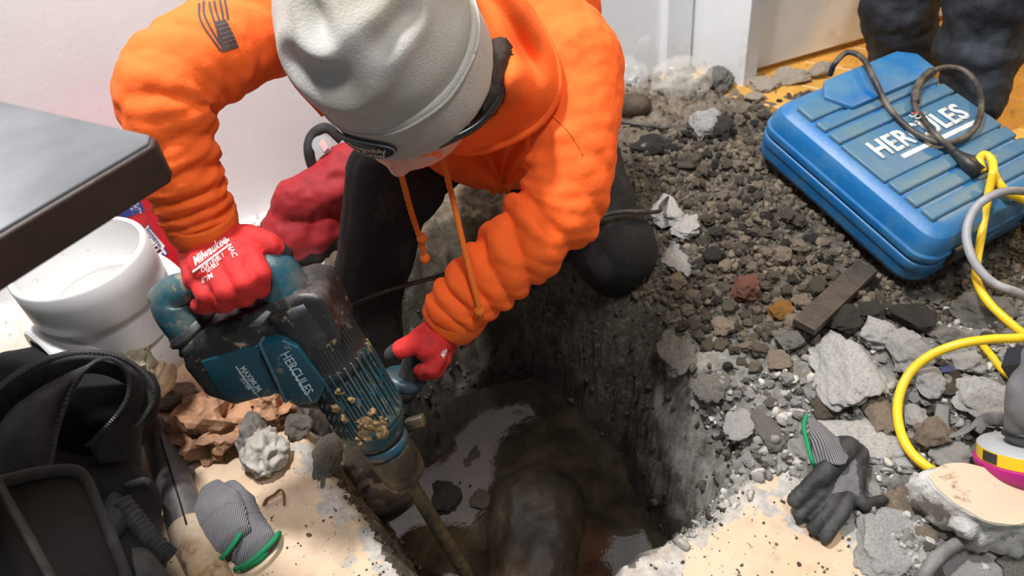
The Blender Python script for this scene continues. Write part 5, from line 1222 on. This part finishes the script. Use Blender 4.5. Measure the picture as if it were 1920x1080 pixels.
# single black glove on the rubble (right)
def gp(x, y, l): 
    q = ground(x, y); return CC+(q-CC)*(1-l/np.linalg.norm(q-CC)*1.25)
g1 = thing('work_glove', ground(1550, 900), 'single grey and black work glove with a green hem lying on the rubble', 'glove')
def chain(pts, rad): 
    return [capsule_vf(pts[i], pts[i+1], rad[i], rad[i+1], 14) for i in range(len(pts)-1)]
parts = []
for f, rr in (([(1590, 842, .045), (1545, 888, .048), (1492, 938, .030)], (.021, .0165, .0130)), ([(1572, 885, .028), (1538, 932, .026), (1500, 968, .018)], (.016, .0120, .0105)),
              ([(1585, 900, .026), (1555, 955, .024), (1524, 992, .016)], (.015, .0112, .0100)), ([(1600, 905, .024), (1580, 962, .022), (1548, 1008, .014)], (.015, .0112, .0100)),
              ([(1602, 925, .020), (1622, 946, .018), (1656, 938, .014)], (.013, .0105, .009)), ([(1560, 850, .030), (1600, 852, .035), (1604, 910, .026)], (.020, .022, .017)), ([(1548, 856, .035), (1585, 842, .04), (1598, 880, .03)], (.020, .022, .020))):
    parts += chain([gp(*q) for q in f], rr)
me = remesh('glove_body', parts, .0028, 2); V = gv(me); displace(me, .0035*fbm(V*32, 3, 5)+.0012*fbm(V*90, 2, 6))
me.materials.append(M_GB); me.materials.append(M_GK)
for p in me.polygons:
    c = np.array(p.center); x = 960+FPX*((c-CC)@CR)/((c-CC)@CF); y = 540-FPX*((c-CC)@CU)/((c-CC)@CF)
    if inside((x, y), [(1604, 858), (1612, 930), (1590, 920), (1560, 925), (1572, 895)]): p.material_index = 1
link('glove_body', me, None, g1)
cp = [gp(1512, 778, .05), gp(1535, 800, .05), gp(1560, 825, .045), gp(1580, 845, .042)]
loft('knit_cuff', [[(1512, 780, depth(gp(1512, 780, .055))), (1520, 820, depth(gp(1520, 820, .055))), (1528, 872, depth(gp(1528, 872, .035)))],
                   [(1535, 792, depth(gp(1535, 792, .06))), (1548, 825, depth(gp(1548, 825, .065))), (1545, 868, depth(gp(1545, 868, .055)))],
                   [(1565, 818, depth(gp(1565, 818, .055))), (1572, 842, depth(gp(1572, 842, .060))), (1570, 872, depth(gp(1570, 872, .055)))],
                   [(1592, 836, depth(gp(1592, 836, .045))), (1592, 850, depth(gp(1592, 850, .050))), (1585, 870, depth(gp(1585, 870, .050)))]], M_RIB, g1, 24, 24, .004, .002, 30, 2)
tube('green_hem', spline([gp(1512, 778, .057), gp(1507, 800, .06), gp(1513, 830, .06), gp(1522, 862, .05), gp(1530, 874, .04), gp(1536, 868, .05), gp(1528, 845, .05)], 40), .0036, M_GRN, g1, 8)
# pair of grey gloves by the shovel
def flat_glove(px_axis, wid, d_lift, name, lab, hem):
    ax = [gp(x, y, d_lift) for x, y in px_axis]; root = thing(name, ground(*px_axis[1]), lab, 'glove', 'pair of grey gloves by the shovel')
    p = spline(ax, 40); r = np.interp(np.linspace(0, 1, 40), np.linspace(0, 1, len(wid)), wid)
    split = 22
    def seg_(nm, a, b, m): 
        V, Fc = tube_vf(p[a:b], r[a:b], 28); 
        V = V.reshape(-1, 28, 3); C0 = p[a:b][:, None, :]; dv = V-C0; up_ = unit(T*.6+np.array([0, 0, .4])); dv = dv-(dv@up_)[..., None]*up_*.72; me = mesh(nm, (C0+dv).reshape(-1, 3), Fc); displace(me, .0025*fbm(gv(me)*40, 2, 3)); return link(nm, me, m, root)
    seg_('glove_palm', 0, split+1, M_GK); seg_('knit_cuff', split, 40, M_RIB)
    tube('green_hem', spline([gp(x, y, l) for x, y, l in hem], 40), .0042, M_GRN, root, 8); return root
flat_glove([(395, 915), (405, 950), (420, 990), (438, 1020)], [.020, .045, .046, .036], .030, 'work_glove', 'grey knit work glove with green hem lying against the shovel socket', [(404, 1052, .018), (418, 1044, .034), (438, 1020, .04), (452, 1000, .036), (459, 1003, .022), (448, 1024, .012), (420, 1048, .008)])
flat_glove([(425, 915), (440, 960), (462, 1005), (483, 1036)], [.020, .040, .040, .038], .016, 'work_glove', 'grey knit work glove with green hem lying flat on the cream slab', [(441, 1068, .012), (462, 1058, .028), (490, 1036, .034), (514, 1012, .028), (522, 1000, .016), (521, 1006, .008), (492, 1046, .006), (450, 1070, .006)])
# crumpled things
def crumple(name, px, py, w_, h_, t_, m, lab, cat, seed, lift=0, amp=.5, sub=5, fq=2.6, dd=None):
    g = ground(px, py); d = depth(g) if dd is None else dd
    V = ICO[sub][0].copy(); a1 = 1-2*np.abs(fbm(V*fq+seed, 2, seed)); a2 = 1-2*np.abs(fbm(V*fq*2.3+seed, 2, seed+3))
    V = V*(1-amp*.5+amp*.55*a1+amp*.14*a2)[:, None]; V /= np.abs(V).max(0)
    sx, sy = w_*d/FPX/2, h_*d/FPX/2/.85; V = V*np.array([sx, sy, t_]); base = g if dd is None else P(px, py, dd)
    me = mesh(name, V+base+np.array([0, 0, t_*.6+lift]), ICO[sub][1]); o = link(name, me, m, smooth=(name != 'brown_paper'))
    if lab: tag(o, lab, cat)
    return o
M_PAPER = mat('brown_paper', (.44, .235, .13), .7, var=.3, vs=20, dirt=(.13, .06, .03), dirt_amt=.42, ds=12, bump=.5, bs=50)
crumple('brown_paper', 410, 820, 165, 135, .06, M_PAPER, 'large crumpled brown paper on the slab under the hammer', 'paper', 5, .0, .8, 4, 1.6)
crumple('brown_paper', 525, 775, 95, 80, .045, M_PAPER, 'smaller crumpled brown paper behind the hammer housing', 'paper', 9, .0, .8, 4, 1.6)
M_RAG = mat('dirty_white_rag', (.50, .47, .42), .85, var=.2, vs=18, dirt=(.20, .16, .12), dirt_amt=.4, ds=9, bump=.5, bs=120)
crumple('white_rag', 505, 862, 95, 90, .04, M_RAG, 'dirty white rag crumpled beside the brown paper at the hole edge', 'rag', 12, 0, .55, 5, 1.5)
crumple('white_rag', 480, 830, 60, 90, .04, mat('grey_rag', (.17, .155, .14), .85, var=.3, vs=16, bump=.5, bs=120), 'grey soiled rag between the brown paper and the white rag', 'rag', 14, 0, .5, 5, 1.5)
M_CRAG = mat('cream_rag', (.60, .46, .29), .85, var=.3, vs=14, dirt=(.30, .17, .07), dirt_amt=.40, ds=10, bump=.5, bs=110)
for i, (x, y, w_, h_, dd, lab) in enumerate(((262, 620, 90, 110, 1.33, 'cream stained rag hanging beside the white pipe tee'), (255, 690, 70, 90, 1.30, 'mossy cream rag right above the backpack zip'), (300, 690, 50, 110, 1.36, 'brown stained rag strip behind the hammer housing'), (430, 575, 120, 60, 1.50, 'pale yellow rag on the floor behind the hammer handle'), (300, 590, 60, 70, 1.42, 'tan rag bunched beneath the rear handle'))):
    crumple('rag', x, y, w_, h_, .05, M_CRAG if i != 1 else mat('mossy_rag', (.36, .33, .22), .9, var=.3, vs=24, bump=.7, bs=100), lab, 'rag', 20+i, -.03, .55, 5, 1.7, dd=dd)
# stone of the hole's left lip
for i, (x, y, w_, h_, lab) in enumerate(((618, 850, 60, 130, 'tall crumbly concrete lip standing at the left rim of the hole'), (560, 800, 60, 46, 'low grey concrete lump at the left rim behind the rag'))):
    o = put_rock(x, y, w_, h_, .9, M_GREYR, 20+30*i, 'concrete_chunk', seed=700+i, sink=.3); tag(o, lab, 'concrete')
# rubber band-like strap scrap on the slab
sc_ = tube('leather_scrap', spline([gpt(497, 950, .004), gpt(505, 943, .012), gpt(520, 937, .016), gpt(533, 930, .02), gpt(538, 938, .016), gpt(535, 950, .006)], 30), .003, mat('brown_leather', (.20, .09, .03), .5), None, 8, ell=(1.6, .5)); tag(sc_, 'curled brown leather scrap lying on the cream slab', 'scrap')
# wet mortar heap and debris behind the gloved hand
for i, (x, y, w_, h_, lab) in enumerate(((500, 435, 110, 40, 'dark heap of spilled dirt on the white dusty floor by the wall'), (560, 470, 40, 30, 'dark clod on the dusty floor beside the gloved hand'), (545, 500, 36, 30, 'small dark clod in front of the jeans leg on the dusty floor'))):
    o = put_rock(x, y, w_, h_, .45, M_CLOD, 10*i, 'dirt_heap' if i == 0 else 'clod', seed=720+i); tag(o, lab, 'dirt' if i == 0 else 'clod')
# clear plastic bags by the wall
M_PLA = mat('clear_plastic', (.86, .86, .84), .18, alpha=.16, spec=.6)
crumple('plastic_bag', 1192, 128, 90, 90, .11, M_PLA, 'clear crumpled plastic bag standing against the white wall', 'plastic bag', 31, 0, .3, 4, 1.3)
crumple('plastic_bag', 1275, 175, 120, 70, .07, mat('cloudy_plastic', (.80, .77, .70), .25, alpha=.28), 'cloudy plastic bag lying below the door casing', 'plastic bag', 33, 0, .35, 4, 1.4)
crumple('plastic_bag', 1180, 165, 70, 60, .06, M_PLA, 'small clear plastic bag in front of the standing bag', 'plastic bag', 35, 0, .35, 4, 1.4)
# ------------------------------------------------------------------ respirator
rp0 = P(1920, 868, 1.09); rn_ = unit(np.array([.10, .55, .83])); rxx = unit(np.cross(rn_, (0, 1, 0))); ryy = np.cross(rn_, rxx)
resp = thing('respirator', rp0, 'grey half-mask respirator with yellow and magenta filter lying on the rubble', 'respirator')
M_MAG = mat('magenta_plastic', (.42, .012, .18), .4); M_LBL = mat('yellow_label', (.85, .56, .02), .4); M_RG = mat('grey_mask_rubber', (.17, .17, .18), .55, var=.1, vs=20); M_LG = mat('light_grey_plastic', (.36, .37, .37), .45)
RMx = basis(rp0, rxx, ryy, rn_)
add_lathe('filter_base', [(.001, -.022), (.052, -.022), (.060, -.014), (.064, -.002), (.064, .004), (.058, .006), (.001, .006)], RMx, M_MAG, resp)
add_lathe('filter_label', [(.001, .006), (.060, .006), (.0605, .025), (.001, .025)], RMx, M_LBL, resp)
add_lathe('filter_cap', [(.001, .025), (.0605, .025), (.058, .028), (.034, .033), (.001, .033)], RMx, M_LG, resp)
dc_ = unit(CC-rp0); ac_ = math.atan2(dc_@ryy, dc_@rxx); M_LBK = mat('label_black', (.03, .03, .03), .5)
for a0 in (ac_-.95, ac_+.35):
    V = [tuple(RMx @ Vector((.0612*math.cos(a0+j*.05), .0612*math.sin(a0+j*.05), z))) for j in range(9) for z in (.0085, .0235)]
    link('label_print', mesh('label_print', V, [(2*j, 2*j+2, 2*j+3, 2*j+1) for j in range(8)]), M_LBK, resp, smooth=False)
me = remesh('mask_body', [capsule_vf(rp0+rn_*.03, P(1930, 800, 1.07), .026, .030), capsule_vf(P(1930, 800, 1.07), P(1938, 735, 1.05), .032, .034), capsule_vf(P(1938, 735, 1.05), P(1975, 690, 1.05), .034, .045), capsule_vf(P(1960, 760, 1.05), P(1990, 700, 1.03), .05, .05)], .005, 3); link('mask_body', me, M_RG, resp)
tube('valve_ring', [P(1930, 818, 1.07), P(1930, 810, 1.07)], [.034, .034], mat('black_ring', (.015, .015, .016), .4), resp, 24)
V, Fc = tube_vf([P(1905, 700, 1.06), P(1925, 668, 1.08)], [.02, .026], 4); link('buckle', mesh('buckle', V, Fc), mat('black_buckle', (.012, .012, .013), .4), resp, smooth=False)
M_STR = mat('grey_elastic', (.15, .15, .15), .7, bump=.4, bs=200)
for pts in ([(1768, 760, .02), (1766, 790, .03), (1775, 815, .035), (1800, 812, .03), (1830, 795, .035), (1870, 800, .05)], [(1828, 808, .03), (1845, 790, .05), (1868, 785, .055), (1890, 790, .06)]):
    tube('strap', spline([gp(*q) for q in pts], 40), .011, M_STR, resp, 8, ell=(.22, 1))
# ------------------------------------------------------------------ second person, legs behind the case
F1, F2 = PZ(1700, 112, .06), PZ(1822, 205, .06)
K1, K2 = P(1678, 20, depth(F1)-.10), P(1838, 70, depth(F2)-.08)
H1, H2 = F1+np.array([.10, .10, .86]), F2+np.array([.10, .16, .86]); HC = (H1+H2)/2+np.array([0, 0, .05]); CH = HC+np.array([-.02, -.02, .42]); HD = CH+np.array([-.03, -.05, .30])
sh_ = unit(H1-H2); A1, A2 = CH+sh_*.19+np.array([0, 0, .06]), CH-sh_*.19+np.array([0, 0, .06]); E1, E2 = A1+np.array([-.02, -.04, -.28]), A2+np.array([-.04, -.06, -.28]); W1, W2 = E1+np.array([-.12, -.1, -.2]), E2+np.array([-.14, -.08, -.2])
body2 = [capsule_vf(F1, K1, .05, .055), capsule_vf(K1, H1, .055, .08), capsule_vf(F2, K2, .05, .055), capsule_vf(K2, H2, .055, .08), capsule_vf(H1, H2, .10, .10), capsule_vf(HC, CH, .13, .14), capsule_vf(A1, A2, .07, .07), capsule_vf(CH, HD, .06, .055), ball_vf(HD+np.array([0, 0, .05]), [(.078, 0, 0), (0, .095, 0), (0, 0, .12)]), capsule_vf(HD+np.array([-.01, -.10, .04]), HD+np.array([-.012, -.11, .02]), .012, .016),
         capsule_vf(A1, E1, .05, .042), capsule_vf(E1, W1, .042, .03), capsule_vf(A2, E2, .05, .042), capsule_vf(E2, W2, .042, .03)]
for W in (W1, W2):
    dr = unit(np.array([-.5, -.4, -.6])); body2.append(capsule_vf(W, W+dr*.06, .026, .034))
    for j in range(4): s_ = unit(np.cross(dr, (0, 0, 1)))*(j-1.5)*.018; body2.append(capsule_vf(W+dr*.07+s_, W+dr*(.135-.008*abs(j-1))+s_+np.array([0, 0, -.02]), .010, .008))
    body2.append(capsule_vf(W+dr*.03, W+dr*.08+unit(np.cross(dr, (0, 0, 1)))*.05, .012, .009))
p2 = link('person', remesh('person', body2, .008, 2), M_SKIN); tag(p2, 'person in dark work trousers standing behind the blue case, only the legs in view', 'person')
M_NAVY = mat('dark_work_cloth', (.008, .010, .014), .75, var=.4, vs=9, dirt=(.045, .055, .07), dirt_amt=.42, ds=7, bump=.5, bs=90)
me = remesh('trousers', [capsule_vf(F1+np.array([0, 0, .02]), K1, .085, .092), capsule_vf(K1, H1, .094, .115), capsule_vf(F2+np.array([0, 0, .03]), K2, .075, .095), capsule_vf(K2, H2, .098, .115), capsule_vf(H1, H2, .125, .125), capsule_vf(HC, HC+np.array([0, 0, .10]), .14, .14)], .009, 2)
V = gv(me); displace(me, .020*fbm(V*np.array([8, 8, 15]), 3, 91)+.008*fbm(V*30, 2, 92)); link('trousers', me, M_NAVY, p2)
me = remesh('jacket', [capsule_vf(HC+np.array([0, 0, .10]), CH, .155, .165), capsule_vf(A1, A2, .09, .09), capsule_vf(A1, E1, .068, .06), capsule_vf(E1, W1, .06, .046), capsule_vf(A2, E2, .068, .06), capsule_vf(E2, W2, .06, .046)], .009, 3); displace(me, .012*fbm(gv(me)*12, 3, 93)); link('jacket', me, M_NAVY, p2)
V, Fc = ball_vf(HD+np.array([0, .01, .08]), [(.084, 0, 0), (0, .10, 0), (0, 0, .10)]); link('knit_cap', mesh('knit_cap', V, Fc), M_HAIR, p2)
for F_ in (F1, F2):
    me = remesh('boot', [capsule_vf((F_[0], F_[1], .05), (F_[0]-.06, F_[1]-.13, .045), .048, .044), capsule_vf((F_[0], F_[1], .05), (F_[0], F_[1], .12), .05, .05)], .006, 2); link('boot', me, M_RUB, p2)
g = ground(1770, 702); me = prism('blue_chip', [(-.012, -.006), (.010, -.007), (.014, .002), (.004, .008), (-.010, .006)], .004, .001, 1); xf(me, Matrix.Translation(g+np.array([0, 0, .012])) @ Matrix.Rotation(.3, 4, 'X'))
o = link('blue_chip', me, mat('navy_chip', (.02, .03, .10), .5), smooth=False); tag(o, 'tiny navy blue chip lying on pale lumps inside the cord loop', 'chip')
